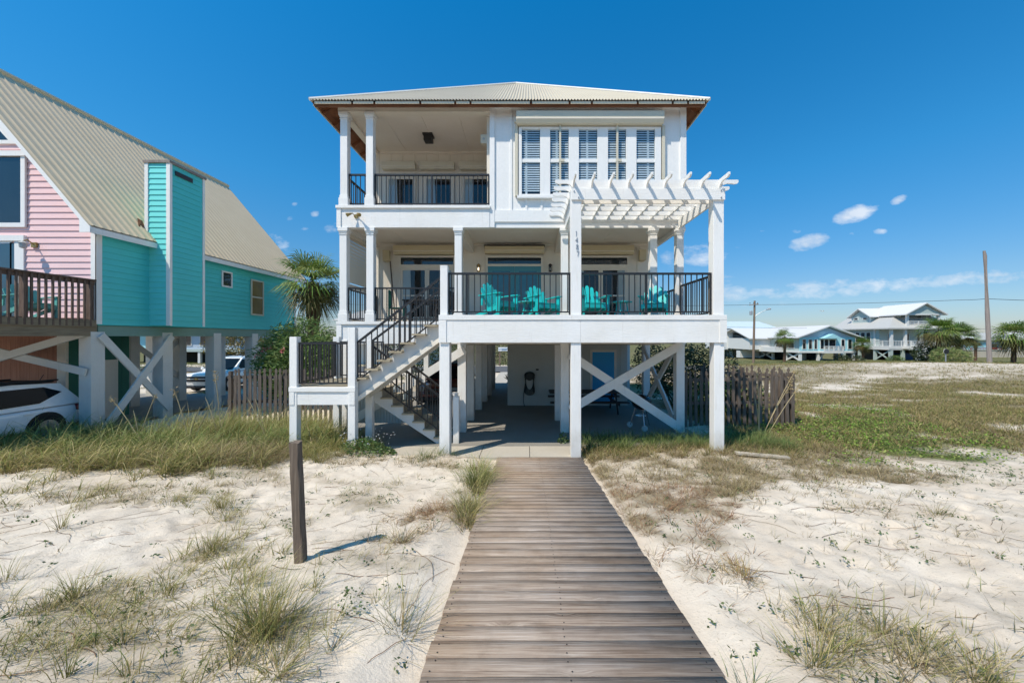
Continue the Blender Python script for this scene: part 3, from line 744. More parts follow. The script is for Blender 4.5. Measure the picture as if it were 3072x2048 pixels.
V, Q = corr((xl,yb,ze),(xl,yf,ze), top_s, (-sl_,0,1)); sheet('roof_sheet', V, Q, M['roof'], roof)
V, Q = corr((xr,yf,ze),(xr,yb,ze), top_s, (sl_,0,1)); sheet('roof_sheet', V, Q, M['roof'], roof)
cap = MB()
for c, r in (((xl,yf,ze),ridge_a),((xr,yf,ze),ridge_a),((xl,yb,ze),ridge_b),((xr,yb,ze),ridge_b),(ridge_a,ridge_b)):
    c = Vector(c); cap.tube([c+Vector((0,0,.015)), Vector(r)+Vector((0,0,.015))], .045, 6)
cap.build('ridge_cap', M['ridge'], roof)
# soffit boards, rafter tails, sub-fascia
sf = MB(); d = .09
for (p, q, r, s_) in (((xl+.05,yf+.05),(xr-.05,yf+.05),(xr-.55,yf+.58),(xl+.6,yf+.58)),((xl+.05,yf+.05),(xl+.6,yf+.58),(xl+.6,yb-.6),(xl+.05,yb-.05)),((xr-.05,yf+.05),(xr-.05,yb-.05),(xr-.52,yb-.6),(xr-.52,yf+.58))):
    zz = lambda P: ze-d+sl_*min(P[0]-xl, xr-P[0], P[1]-yf, yb-P[1])
    sf.poly([(P[0],P[1],zz(P)) for P in (p,q,r,s_)])
sf.build('soffit', M['soffit'], roof)
rt = MB(); x = xl+.35
while x < xr-.2:
    rt.beam((x,yf+.10,ze-.12+.08*sl_),(x,YH-.1,ze-.12+sl_*.36),.045,.11,(0,0,1)); x += .61
y = yf+.5
while y < yb-.4:
    rt.beam((xl+.08,y,ze-.07),(xl+.6,y,ze-.12+sl_*.58),.045,.11); rt.beam((xr-.08,y,ze-.07),(xr-.5,y,ze-.12+sl_*.48),.045,.11); y += .61
rt.build('rafter_tail', M['soffit'], roof)
fs = MB(); x = xl+.12; k = 0
while x < xr-.3:
    w = [1.0,.55,1.2,.9,.36,1.6][k % 6]; fs.box(x, min(x+w, xr-.12), yf+.035, yf+.06, ze-.085, ze-.02); x += w+.06; k += 1
fs.box(xl+.035, xl+.06, yf+.12, yb-.1, ze-.09, ze-.03); fs.box(xr-.06, xr-.035, yf+.12, yb-.1, ze-.09, ze-.03)
fs.build('sub_fascia', M['cream'], roof)
fs = MB().box(xl+.1, xr-.1, yf+.10, yf+.125, ze-.14, ze-.02).build('eave_board', M['soffit'], roof)

# ------------------------------------------------------------------ front deck
YD = 8.21
D = MB(); y = YD
while y < YH-.2: D.box(-1.96, 4.45, y, y+.135, 3.15, 3.188); y += .14
deck = D.build('front_deck', M['deck_floor'], H)
mb = MB(); mb.box(-1.95, 1.2, YD-.02, YD+.05, 2.57, 3.08); mb.box(1.204, 4.42, YD-.02, YD+.05, 2.57, 3.08)
mb.box(-1.97, 1.0, YD-.04, YD+.06, 3.08, 3.187); mb.box(1.003, 4.46, YD-.04, YD+.06, 3.08, 3.187)
mb.box(-1.97,-1.80,YD-.035,YD-.02,2.57,3.08); mb.box(4.30,4.46,YD-.035,YD-.02,2.57,3.08)
mb.box(4.38, 4.45, YD+.06, YH-.16, 2.57, 3.187); mb.box(-1.96, -1.90, YD+.06, YH-.16, 2.6, 3.15)
mb.build('deck_fascia', M['white_wood'], deck, bevel=.003)
mb = MB(); x = -1.5
while x < 4.3: mb.box(x-.02, x+.02, YD+.06, YH-.16, 2.80, 3.14); x += .42
mb.box(-1.88, 4.36, YD+.3, YD+.42, 2.6, 2.80); mb.box(-1.88, 4.36, YH-.42, YH-.3, 2.6, 2.8)
mb.build('joist', M['under'], deck)
for x in (-1.85, 1.10, 4.31):
    MB().cbox(x, YD+.12, -.1, 2.57, .225).build('deck_post', M['white_post'], deck, bevel=.008)
MB().cbox(-1.865, YD+.09, 3.187, 4.27, .165).prism([(-1.95,YD+.005,4.27),(-1.78,YD+.005,4.27),(-1.78,YD+.175,4.27),(-1.95,YD+.175,4.27)],(0,0,.03)).build('newel_post', M['white_post'], deck, bevel=.006)
railing(deck, (-1.78,YD+.1),(.985,YD+.1), 3.187, .94, 21, mids=(.15,.5,.995))
railing(deck, (1.225,YD+.1),(4.17,YD+.1), 3.187, .94, 23, mids=(.003,.5,.997))
railing(deck, (4.33,YD+.22),(4.33,YH-.12), 3.187, .94, 16)

# ------------------------------------------------------------------ pergola
mb = MB(); mb.box(.99, 4.42, YD-.035, YD, 5.755, 6.005); mb.box(1.0, 4.40, YD+.24, YD+.275, 5.76, 6.005)
mb.beam((1.10,YD+.28,5.87),(1.10,YH-.1,5.87),.05,.24); mb.beam((4.30,YD+.28,5.87),(4.30,YH-.1,5.87),.05,.24)
perg = mb.build('pergola', M['white_wood'], H, bevel=.003)
for x in (1.10, 4.295): MB().cbox(x, YD+.12, 3.187, 6.01, .235).build('pergola_post', M['white_post'], perg, bevel=.008)
bl = MB()
for x, zz in ((1.15,5.80),(1.05,5.94),(4.33,5.80),(4.33,5.96)): bl.lathe((x,YD-.05,zz),[(0,0),(.018,0),(.018,.02),(0,.02)],8,'y')
bl.build('bolt', M['grey_metal'], perg)
def scallop(L, h):           # profile in (s, z): the tail curves up to a snub tip, s from tip (0) to body (L)
    top = [(.0,h*.93),(.012,h*1.0)]
    bot = [(L,0),(L*.96,h*.02),(L*.9,h*.22),(L*.78,h*.45),(L*.6,h*.58),(L*.4,h*.57),(L*.2,h*.52),(L*.07,h*.58),(0.0,h*.72)]
    return top, bot
hP = .20; zP = 6.008
top, bot = scallop(.42, hP)
ys = [YD-.01+i*.362 for i in range(7)]
for y in ys:                                          # purlins along X
    xa, xb = .63, 4.73
    pts = [(xa+s, y, zP+z) for s, z in top]+[(xb-s, y, zP+z) for s, z in reversed(top)]+[(xb-s, y, zP+z) for s, z in reversed(bot)]+[(xa+s, y, zP+z) for s, z in bot]
    MB().prism(pts, (0,.036,0)).build('purlin', M['white_wood'], perg)
xs_ = [1.02+i*.409 for i in range(9)]
for x in xs_:                                         # rafters along Y
    ya, yb_ = YD-.41, YH-.09
    pts = [(x, ya+s, zP+z+.004) for s, z in top]+[(x, yb_, zP+hP+.004), (x, yb_, zP+.004)]+[(x, ya+s, zP+z+.004) for s, z in bot]
    MB().prism(pts, (.036,0,0)).build('rafter', M['white_wood'], perg)
# house number, built as thin raised strokes
nm = MB(); yn = YD-.004
def digit(d, cx, cz, w=.055, h=.105):
    P = {'1':[[(-.15,.3),(.1,.5),(.05,-.5)]], '4':[[(.18,-.5),(.25,.5),(-.45,-.12),(.5,-.12)]], '7':[[(-.45,.45),(.45,.5),(-.05,-.5)]],
         '8':[[(.0,.02),(-.34,.2),(-.3,.42),(0,.5),(.32,.42),(.32,.22),(0,.02),(-.4,-.2),(-.38,-.42),(0,-.5),(.38,-.42),(.4,-.2),(0,.02)]]}[d]
    for s in P:
        for a, b_ in zip(s, s[1:]): nm.beam((cx+a[0]*w,yn,cz+a[1]*h),(cx+b_[0]*w,yn,cz+b_[1]*h),.012,.012,(0,1,0))
for i, d in enumerate('1487'): digit(d, 1.10+.012*i, 5.01-.150*i)
nm.build('house_number', M['grey_metal'], perg)

# ------------------------------------------------------------------ stairs with landing
ST = MB(); y = 8.36
while y < 10.15: ST.box(-5.3, -3.93, y, y+.135, 1.53, 1.57); y += .14
stair = ST.build('staircase', M['tread'], H)
mb = MB(); mb.box(-5.35,-3.90,8.30,8.36,1.16,1.46); mb.box(-5.38,-3.88,8.27,8.36,1.46,1.56); mb.box(-5.37,-5.26,8.275,8.30,1.16,1.46); mb.box(-4.02,-3.89,8.275,8.30,1.16,1.46)
mb.box(-5.36,-5.30,8.36,10.2,1.16,1.52); mb.box(-5.30,-3.95,10.12,10.18,1.2,1.52)
mb.build('landing_fascia', M['white_wood'], stair, bevel=.004)
for x, y, z1 in ((-5.29,8.37,2.67),(-3.97,8.37,2.88),(-5.22,10.1,2.67),(-3.97,9.27,2.6)):
    MB().cbox(x, y, -.1, z1, .165).prism([(x-.08,y-.08,z1),(x+.08,y-.08,z1),(x+.08,y+.08,z1),(x-.08,y+.08,z1)],(0,0,.03)).build('stair_post', M['white_post'], stair, bevel=.006)
railing(stair, (-5.2,8.37),(-4.06,8.37), 1.57, .98, 11)
railing(stair, (-5.29,8.46),(-5.22,10.0), 1.57, .98, 13)
railing(stair, (-5.14,10.1),(-3.95,10.1), 1.57, .98, 10)
rise, run = .2, .268
def flight(xs0, z0, n, sx, y0, y1, near, zdir):
    tr = MB(); strg = MB(); rs = MB()
    for i in range(n):
        xa = xs0+sx*run*i; xb = xa+sx*(run+.04); z = z0+zdir*rise*(i+1) if zdir > 0 else z0+zdir*rise*(i+1)
        tr.box(min(xa,xb)-.0, max(xa,xb), y0-.05, y1+.05, z-.04, z)
    tr.build('tread', M['tread'], stair)
# upper flight: landing (z 1.57, x -3.93) to deck (z 3.187, x -1.95), front at y 8.38..9.25
tr = MB()
for i in range(7):
    xa = -3.93+run*i; z = 1.57+rise*(i+1); tr.box(xa-.03, xa+run+.01, 8.33, 9.27, z-.04, z)
tr.build('tread', M['tread'], stair, bevel=.004)
def sawtooth(x0, z0, n, y, thick, drop):
    pts = []
    for i in range(n):
        xa = x0+run*i; z = z0+rise*(i+1)-.04; pts += [(xa, y, z-rise+(.0 if i else 0)), (xa, y, z)]
    pts += [(x0+run*n, y, z0+rise*n-.04)]
    pts += [(x0+run*n, y, z0+rise*n-.04-drop), (x0, y, z0-.04-drop*.98)]
    return pts
for y in (8.50, 9.16):
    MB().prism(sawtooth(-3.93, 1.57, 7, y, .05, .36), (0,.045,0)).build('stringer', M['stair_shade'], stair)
MB().beam((-4.00,8.51,1.20),(-1.93,8.51,2.70),.12,.09,(0,0,1)).build('stringer_trim', M['porch'], stair)
rs = MB()
for i in range(8): rs.box(-3.93+run*i-.0, -3.93+run*i+.018, 8.55, 9.15, 1.57+rise*i, 1.57+rise*(i+1)-.04)
rs.build('riser', M['white'], stair)
railing(stair, (-3.88,8.40),(-1.95,8.40), 1.62, .95, 15, mids=(.5,), rise=1.50)
railing(stair, (-3.95,9.22),(-1.95,9.22), 1.60, .95, 15, mids=(.04,.5), rise=1.50)
# lower flight: landing down to the slab, y 9.3..10.1
tr = MB(); rs = MB()
for i in range(7):
    xa = -3.95+run*i; z = 1.57-rise*(i+1); tr.box(xa-.02, xa+run+.03, 9.25, 10.12, z-.04, z); rs.box(xa-.0, xa+.018, 9.3, 10.05, z, z+rise-.04)
tr.build('tread', M['tread'], stair, bevel=.004); rs.build('riser', M['under'], stair)
for y in (9.30, 10.04):
    pts = [(-3.95,y,1.53)]
    for i in range(7):
        xa = -3.95+run*i; z = 1.57-rise*(i+1)-.04; pts += [(xa+.0, y, z), (xa+run, y, z)] if i else [(xa, y, z), (xa+run, y, z)]
    pts += [(-3.95+run*7+.02,y,.0),(-3.95+run*7-.22,y,.0),(-3.95,y,1.10)]
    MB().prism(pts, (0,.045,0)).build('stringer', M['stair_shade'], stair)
railing(stair, (-3.9,9.27),(-2.06,9.27), 1.52, .95, 14, mids=(.5,), rise=-1.38)
railing(stair, (-3.9,10.08),(-2.06,10.08), 1.52, .95, 14, mids=(.5,), rise=-1.38)
MB().cbox(-2.0, 10.2, 0, 1.15, .15).build('newel_post', M['white_post'], stair)
MB().cbox(-1.80, 9.35, 0, 1.18, .14).build('newel_post', M['white_post'], stair)
# ribbed panel under the stair, storage room, door
pn = MB(); x = -4.95
while x < -3.35: pn.box(x, x+.055, 10.55, 10.6, .22, 1.3); pn.box(x+.055, x+.085, 10.57, 10.6, .22, 1.3); x += .085
pn.build('ribbed_panel', M['panel_blue'], H)
st = MB(); st.box(-.77, 3.95, 14.45, 14.55, 0, 2.62); st.box(-.77,-.67,14.55,20,0,2.62); st.box(3.85,3.95,14.55,20,0,2.62); st.box(-.77,3.95,20,20.1,0,2.62)
for x in (-.2, .45): st.box(x-.004, x+.004, 14.444, 14.45, 0, 2.6)
for x in (1.07,): st.box(x-.06, x+.06, 14.42, 14.45, 0, 2.62)
x = 1.3
while x < 3.9:
    if not 2.45 < x < 3.55: st.box(x-.02, x+.02, 14.435, 14.45, 0, 2.6)
    x += .2
store_or_shade = st.build('storage_room', M['store_wall'], H)
dr = MB().box(2.57,3.43,14.42,14.452,.1,2.10).build('storage_door', M['blue_door'], store_or_shade)
fr = MB(); fr.box(2.48,2.57,14.41,14.45,.02,2.19); fr.box(3.43,3.52,14.41,14.45,.02,2.19); fr.box(2.57,3.43,14.41,14.45,2.10,2.19); fr.build('door_frame', M['porch'], dr)
MB().lathe((3.36,14.36,1.05),[(0,0),(.03,.005),(.03,.03),(.012,.04),(.012,.06)],10,'y').build('door_knob', M['brass'], dr)
MB().box(.35,.46,14.42,14.45,1.38,1.44).build('outlet_cover', M['black'], store_or_shade)
# ------------------------------------------------------------------ pink and turquoise neighbour on piles
YL = 10.4; XL = -12.2; XM = -16.2; XR = -20.2; ZF = 3.06; ZE = 5.72; SL = 1.19; YE = 19.6
L = thing('stilt_house', (XM, YL, 0), 'pink and turquoise stilt house with steep tan metal roof and boxed chimney', 'house')
def lap(name, mat, parent, org, du, nrm, z0, z1, exp, urange):
    """lapped boards: each is a sloping face with a thick lower edge"""
    mb = MB(); o = Vector(org); du = Vector(du); nv = Vector(nrm); z = z0
    while z < z1-.01:
        zt_ = min(z+exp, z1); (a0, b0) = urange(z); (a1, b1) = urange(zt_)
        P = lambda u, zz, off: tuple(o+du*u+nv*off+Vector((0,0,zz)))
        mb.poly([P(a0,z,.030),P(b0,z,.030),P(b1,zt_,.006),P(a1,zt_,.006)])
        mb.poly([P(a0,z,.0),P(b0,z,.0),P(b0,z,.030),P(a0,z,.030)])
        z = zt_
    return mb.build(name, mat, parent)
gab = lambda z: ((-4.0, 4.0) if z <= ZE else (-4.0+(z-ZE)/SL, 4.0-(z-ZE)/SL))
lap('front_wall', M['pink'], L, (XM,YL,0), (1,0,0), (0,-1,0), ZF, ZE+4.0*SL-.05, .176, gab)
lap('side_wall', M['teal'], L, (XL,YL,0), (0,1,0), (1,0,0), ZF-.02, ZE+.02, .176, lambda z: (0, YE-YL-.3))
mb = MB(); mb.box(XR, XL-.03, YL+.01, YL+.06, ZF, ZE); mb.box(XR, XL-.01, YE-.35, YE-.3, ZF, ZE); mb.box(XR, XR+.05, YL, YE-.3, ZF, ZE); mb.box(XR, XL-.02, YL+.06, YE-.35, ZF-.04, ZF+.06)
mb.poly([(XR,YE-.32,ZE),(XL,YE-.32,ZE),(XM,YE-.32,ZE+4*SL)])
mb.build('back_wall', M['teal'], L)
cb = MB(); cb.box(XL-.13, XL+.03, YL-.04, YL, ZF, ZE); cb.box(XL+.0, XL+.035, YL-.04, YL+.10, ZF, ZE)
cb.box(XL+.0, XL+.035, YE-.42, YE-.3, ZF, ZE)
cb.build('corner_board', M['white_post'], L)
# roof
def ribbed(e0, e1, up, nrm, pitch=.229):
    e0 = Vector(e0); e1 = Vector(e1); up = Vector(up); nv = Vector(nrm).normalized(); d = (e1-e0).normalized(); n = int((e1-e0).length/pitch)
    V = []; Q = []
    prof = []
    for i in range(n):
        b = i*pitch; prof += [(b,0),(b+.085,0),(b+.10,.019),(b+.125,.019),(b+.14,0)]
        prof += [(b+.17,0),(b+.178,.005),(b+.186,0)]
    prof.append((n*pitch, 0))
    for s, h in prof:
        a = e0+d*s+nv*h; V += [a, a+up]
    for i in range(len(prof)-1): Q.append((2*i, 2*i+2, 2*i+3, 2*i+1))
    return V, Q
XE = -11.93; zE = ZE-.03; rz_ = zE+(XE-XM)*SL
V, Q = ribbed((XE,YL-.42,zE+.06),(XE,YE+.25,zE+.06),(XM-XE,0,(XE-XM)*SL),(SL,0,1))
lr = np_mesh('roof', [tuple(v) for v in V], Q, M['tan_roof'], parent=L)
V, Q = ribbed((2*XM-XE,YE+.25,zE+.06),(2*XM-XE,YL-.42,zE+.06),(-(XM-XE),0,(XE-XM)*SL),(-SL,0,1))
np_mesh('roof_sheet', [tuple(v) for v in V], Q, M['tan_roof'], parent=lr)
MB().tube([(XM,YL-.44,rz_+.08),(XM,YE+.27,rz_+.08)], .085, 6).build('ridge_cap', M['tan_roof'], lr)
rb = MB()
for s in (1,-1):
    xe = XM+s*(XE-XM)
    rb.prism([(xe,YL-.40,zE-.12),(xe,YL-.40,zE+.03),(XM,YL-.40,rz_+.03),(XM,YL-.40,rz_-.15)], (0,.04,0))
    rb.prism([(xe,YE+.2,zE-.12),(xe,YE+.2,zE+.03),(XM,YE+.2,rz_+.03),(XM,YE+.2,rz_-.15)], (0,.04,0))
    rb.box(min(xe,xe-s*.03), max(xe,xe-s*.03), YL-.36, YE+.2, zE-.14, zE+.02)
rb.prism([(XL+.0,YL-.41,zE-.14),(XE+.02,YL-.41,zE-.14),(XE+.02,YL-.41,zE+.02),(XL-.0,YL-.41,zE+.34)], (0,.03,0))
rb.build('rake_board', M['white'], lr)
so = MB()
for s in (1,-1):
    xe = XM+s*(XE-XM)
    so.poly([(xe,YL-.36,zE-.03),(XM,YL-.36,rz_-.03),(XM,YE+.2,rz_-.03),(xe,YE+.2,zE-.03)])
so.build('soffit', M['white'], lr)
# chimney
C0, C1, CX0, CX1, CZ = 11.82, 13.1, -12.30, -11.52, 8.36
ch = MB(); ch.box(CX0+.02, CX1-.03, C0+.03, C1-.03, ZF, CZ-.03); ch = ch.build('chimney', M['teal'], L)
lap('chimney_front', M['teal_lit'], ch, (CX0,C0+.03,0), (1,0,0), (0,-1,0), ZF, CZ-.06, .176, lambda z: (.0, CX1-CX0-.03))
lap('chimney_side', M['teal'], ch, (CX1-.03,C0,0), (0,1,0), (1,0,0), ZF-.02, CZ-.06, .176, lambda z: (.03, C1-C0-.03))
tb = MB(); tb.box(CX1-.10, CX1+.02, C0-.015, C0+.02, ZF, CZ-.05); tb.box(CX1-.02, CX1+.02, C0+.02, C0+.07, ZF, CZ-.05); tb.box(CX1-.02, CX1+.015, C1-.08, C1, ZF, CZ-.05); tb.box(CX0-.02, CX0+.09, C0-.015, C0+.02, zE+.3, CZ-.05)
tb.build('chimney_trim', M['white_post'], ch)
MB().box(CX0-.05, CX1+.04, C0-.04, C1+.04, CZ-.06, CZ+.02).build('chimney_cap', M['grey_pole'], ch)
MB().box(CX1+.0, CX1+.022, 12.0, 12.62, 7.98, 8.12).build('chimney_vent', M['black'], ch)
MB().prism([(CX0-.10,C0-.03,zE+.75),(CX0-.0,C0-.03,zE+.5),(CX0+.02,C0-.22,zE+.45),(CX0-.16,C0-.10,zE+.80)],(0,.03,0)).build('chimney_flashing', M['soffit'], ch)
# windows of the neighbour
def fwin(parent, x0, x1, z0, z1, y, fw, mulls=(), name='window'):
    f = MB(); f.box(x0-fw, x0, y-.05, y, z0-fw, z1+fw); f.box(x1, x1+fw, y-.05, y, z0-fw, z1+fw); f.box(x0, x1, y-.05, y, z0-fw, z0); f.box(x0-.04, x1+fw+.04, y-.08, y, z1, z1+fw*1.2)
    for m_ in mulls: f.box(m_-.05, m_+.05, y-.045, y, z0, z1)
    o = f.build(name, M['white'], parent); MB().box(x0, x1, y-.02, y-.012, z0, z1).build('pane', M['glass'], o); return o
fwin(L, -18.15, -14.26, 5.91, 7.78, YL-.03, .12, (-16.2,))
f = MB(); tri = [(-18.0,8.24),(-14.62,8.24),(-16.31,10.1)]
cx_, cz_ = -16.31, 8.85
out = [(cx_+(x-cx_)*1.16, cz_+(z-cz_)*1.16) for x, z in tri]
for i in range(3):
    j = (i+1) % 3; f.prism([(tri[i][0],YL-.07,tri[i][1]),(tri[j][0],YL-.07,tri[j][1]),(out[j][0],YL-.07,out[j][1]),(out[i][0],YL-.07,out[i][1])],(0,.06,0))
o = f.build('window', M['white'], L)
MB().prism([(x,YL-.05,z) for x, z in tri],(0,.01,0)).build('pane', M['glass'], o)
fr = MB(); fr.box(-14.46,-14.20,YL-.06,YL,3.2,5.40); fr.box(-18.2,-14.16,YL-.09,YL,5.40,5.56); fr.box(-16.3,-16.1,YL-.06,YL,3.2,5.4); fr.box(-14.60,-14.55,YL-.05,YL,3.2,5.36); fr.box(-18.2,-14.55,YL-.05,YL,5.33,5.4)
o = fr.build('patio_door', M['white'], L); MB().box(-18.1,-14.46,YL-.05,YL-.035,3.2,5.33).build('pane', M['door_glass'], o)
def swin(y0, y1, z0, z1, rail=None, glassm='glass', fm='white'):
    x = XL+.03; f = MB(); fw = .06
    f.box(x, x+.04, y0-fw, y0, z0-fw, z1+fw); f.box(x, x+.04, y1, y1+fw, z0-fw, z1+fw); f.box(x, x+.04, y0, y1, z0-fw, z0); f.box(x, x+.04, y0, y1, z1, z1+fw)
    if rail: f.box(x, x+.035, y0, y1, rail-.03, rail+.03)
    o = f.build('window', M[fm], L); MB().box(x+.006, x+.014, y0, y1, z0, z1).build('pane', M[glassm], o)
swin(14.65, 15.05, 4.76, 5.28)
M['amber_glass'] = glass('amber_glass', (.20,.13,.03), .1, 1.45)
swin(16.2, 16.85, 3.72, 5.18, 4.47, 'amber_glass', 'cream')
lp = MB().prism([(-13.98,YL-.01,5.22),(-13.84,YL-.01,5.22),(-13.84,YL-.01,5.36),(-13.98,YL-.01,5.36)],(0,-.06,0)).tube([(-13.91,YL-.06,5.30),(-13.91,YL-.2,5.40),(-13.91,YL-.28,5.34)],.016,6).build('wall_lamp', M['brass'], L)
MB().lathe((-13.91,YL-.28,5.14),[(.02,0),(.07,.02),(.085,.14),(.10,.15),(.03,.2),(0,.21)],8).build('lamp_shade', M['lattice'], lp)
# piles, beams, braces
mb = MB(); mb.box(XL-.22, XL-.02, YL+.05, YE-.3, 2.72, 3.03); mb.box(XR, XL-.22, YL+.05, YL+.2, 2.72, 3.0)
mb.build('floor_beam', M['green_chair'] if False else paint('pale_green_beam', (.20,.34,.30), .7, .4, (4,1,4), .4), L)
MB().box(XR+.1, XL-.25, YL+.25, YE-.4, 2.84, 3.0).build('floor', M['under'], L)
for x in (XL-.16, -15.6, -19.0):
    for y in (10.42, 12.45, 14.45, 16.45, 18.6):
        if x < -13 and y < 12.5 and x > -16: continue
        MB().cbox(x, y, -.7, 2.84, .34, .34).build('pile', M['pile'], L)
bx = XL+.045
for (a, b_) in (((bx,10.45,2.75),(bx,12.5,.25)),((bx+.055,10.5,.05),(bx+.055,12.5,2.72)),((-15.55,14.3,2.6),(-15.55,16.4,.9)),((-15.5,14.3,.9),(-15.5,16.4,2.6)),((XL-.4,16.5,2.6),(XL-.4,18.5,1.3)),((XL-.35,16.5,1.3),(XL-.35,18.5,2.6))):
    MB().beam(a, b_, .05, .2, (1,0,0) if False else (0,0,1)).build('cross_brace', M['pile'], L)
MB().beam((-15.8,YL-.22,2.55),(XL-.05,YL-.22,1.72),.2,.05,(0,1,0)).build('cross_brace', M['pile'], L)
MB().beam((-15.8,YL-.28,1.75),(XL-.05,YL-.28,2.80),.2,.05,(0,1,0)).build('cross_brace', M['pile'], L)
# storage room below the house
gw = MB(); y = 10.95
while y < 12.5: gw.box(-13.75,-13.7,y,y+.235,-.1,2.84); y += .24
gw.build('storage_wall', M['green_wall'], L)
ow = MB(); x = -17.0
while x < -13.95: ow.box(x,x+.27,10.9,10.95,-.1,2.84); x += .276
ow.build('storage_wall', M['orange'], L)
MB().box(-13.95,-13.69,10.88,10.95,-.1,2.84).build('corner_board', M['porch'], L)
MB().box(-17,-13.76,12.45,12.5,-.1,2.84).build('storage_wall', M['green_wall'], L)
MB().box(-13.70,-13.66,11.65,12.25,-.05,1.95).build('storage_door', M['porch'], L)
# deck at the front of the neighbour
dk = MB(); y = 6.6
while y < YL-.12: dk.box(XR+.2, XL-.02, y, y+.135, 3.15, 3.19); y += .14
dk = dk.build('deck', M['brown_wood'], L)
mb = MB(); mb.box(XL-.02, XL+.03, 6.6, YL-.02, 2.98, 3.17); mb.box(XL-.03, XL-.0, 6.6, YL-.0, 2.72, 2.98); mb.box(XR+.2, XL-.03, 6.6, 6.65, 2.72, 3.17)
for y in (7.2,8.0,8.8,9.6): mb.box(XR+.3, XL-.05, y, y+.04, 2.85, 3.14)
mb.build('deck_beam', M['brown_beam'], dk)
rl = MB(); rl.box(XL-.10, XL+.05, 6.6, YL-.05, 4.27, 4.31); rl.box(XL-.03, XL+.0, 6.6, YL-.05, 4.16, 4.27)
rl = rl.build('railing', M['brown_wood'], dk)
bl = MB(); y = 6.7
while y < YL-.15: bl.box(XL+.0, XL+.035, y, y+.04, 3.0, 4.26); y += .135
bl.build('balusters', M['brown_wood'], rl)
for y in (7.2, 8.92, 10.28): MB().cbox(XL-.055, y, 3.1, 4.27, .1).build('railing_post', M['brown_wood'], rl)

# ------------------------------------------------------------------ chairs and tables (built at the origin, facing -y)
def adirondack(name, mat):
    t = thing(name, (0,0,0), '', 'chair'); lc = dict(local=True)
    st = MB()
    for i in range(6):
        y = -.30+i*.085; z = .37-.032*i
        st.prism([(-.26,y,z),(.26,y,z),(.26,y+.075,z-.028),(-.26,y+.075,z-.028)],(0,0,.022))
    st.build('seat', mat, t, **lc)
    bk = MB()
    for k, (x, h) in enumerate(((-.205,.60),(-.105,.72),(0,.77),(.105,.72),(.205,.60))):
        w0 = .040; w1 = .052; fx = x*1.22; yb0, zb0 = .14, .20; dy, dz = .34, .94
        def p(u, s, off): return (x+(fx-x)*s+u, yb0+dy*s*h+off, zb0+dz*s*h)
        pts = [p(-w0,0,0),p(w0,0,0),p(w1,.92,0),p(w1*.6,.98,0),p(0,1.0,0),p(-w1*.6,.98,0),p(-w1,.92,0)]
        bk.prism(pts, (0,.022,-.008))
    bk.box(-.25,.25,.265,.29,.45,.52)
    bk.build('backrest', mat, t, **lc)
    for s in (-1, 1):
        ar = MB(); x = s*.33
        ar.prism([(x-.055,-.40,.555),(x+.055,-.40,.555),(x+.075,-.2,.555),(x+.04,.36,.535),(x-.04,.36,.535),(x-.065,-.2,.555)],(0,0,.024))
        ar.build('arm', mat, t, **lc)
        MB().prism([(s*.31,-.33,0),(s*.31,-.23,0),(s*.31,-.22,.555),(s*.31,-.36,.555)],(s*.035,0,0)).build('front_leg', mat, t, **lc)
        MB().prism([(s*.265,-.34,.34),(s*.265,-.34,.22),(s*.265,.52,.0),(s*.265,.62,.0),(s*.265,.62,.05)],(s*.03,0,0)).build('rear_leg', mat, t, **lc)
        MB().prism([(s*.30,.25,.30),(s*.30,.30,.30),(s*.30,.34,.535),(s*.30,.24,.535)],(s*.03,0,0)).build('arm_support', mat, t, **lc)
    MB().box(-.31,.31,-.345,-.322,.25,.35).build('front_rail', mat, t, **lc)
    return t
A0 = adirondack('adirondack_chair', M['teal_chair']); used = False
G_ = 'turquoise slatted chairs on the front deck'
def put(root, loc, rz, label, group=None, first=True, cat=None):
    c = root if first else copy_tree(root)
    c.location = loc; c.rotation_euler = (0,0,rz); c['label'] = label
    if group: c['group'] = group
    elif 'group' in c: del c['group']
    return c
zd = 3.19
put(A0, (-.72,9.30,zd), R(52), 'turquoise slatted chair left of the french doors, leftmost on the front deck', G_)
put(A0, (.40,9.80,zd), R(30), 'turquoise slatted chair second from left, just left of the numbered pergola post', G_, False)
put(A0, (1.72,9.72,zd), R(10), 'turquoise slatted chair just right of the numbered pergola post', G_, False)
put(A0, (3.38,9.72,zd), R(-24), 'turquoise slatted chair rightmost on the front deck, near the corner columns', G_, False)
A1 = adirondack('adirondack_chair', paint('pale_turquoise_plastic', (.13,.42,.39), .6, .3))
put(A1, (-12.95,9.55,zd), R(78), 'faded turquoise slatted chair on the pink house deck, nearest the wall corner')
put(A1, (-13.55,8.72,zd), R(70), 'faded turquoise slatted chair at the far left edge, behind the brown railing', None, False)
def side_table(name, mat):
    t = thing(name, (0,0,0), '', 'table')
    MB().lathe((0,0,.43),[(0,0),(.27,.0),(.275,.012),(.27,.025),(0,.025)],20).build('tabletop', mat, t, local=True)
    for k in range(4):
        a = k*math.pi/2+.78; MB().tube([(.13*math.cos(a),.13*math.sin(a),.43),(.15*math.cos(a),.15*math.sin(a),.22),(.24*math.cos(a),.24*math.sin(a),0)],.018,6).build('leg', mat, t, local=True)
    MB().lathe((0,0,.2),[(0,0),(.14,.0),(.14,.02),(0,.02)],14).build('shelf', mat, t, local=True)
    return t
t0 = side_table('side_table', M['teal_chair'])
put(t0, (.02,9.92,zd), 0, 'small dark turquoise side table between the two left deck chairs', 'side tables on the front deck')
put(t0, (2.56,9.9,zd), .3, 'small round turquoise side table between the two right deck chairs', 'side tables on the front deck', False)
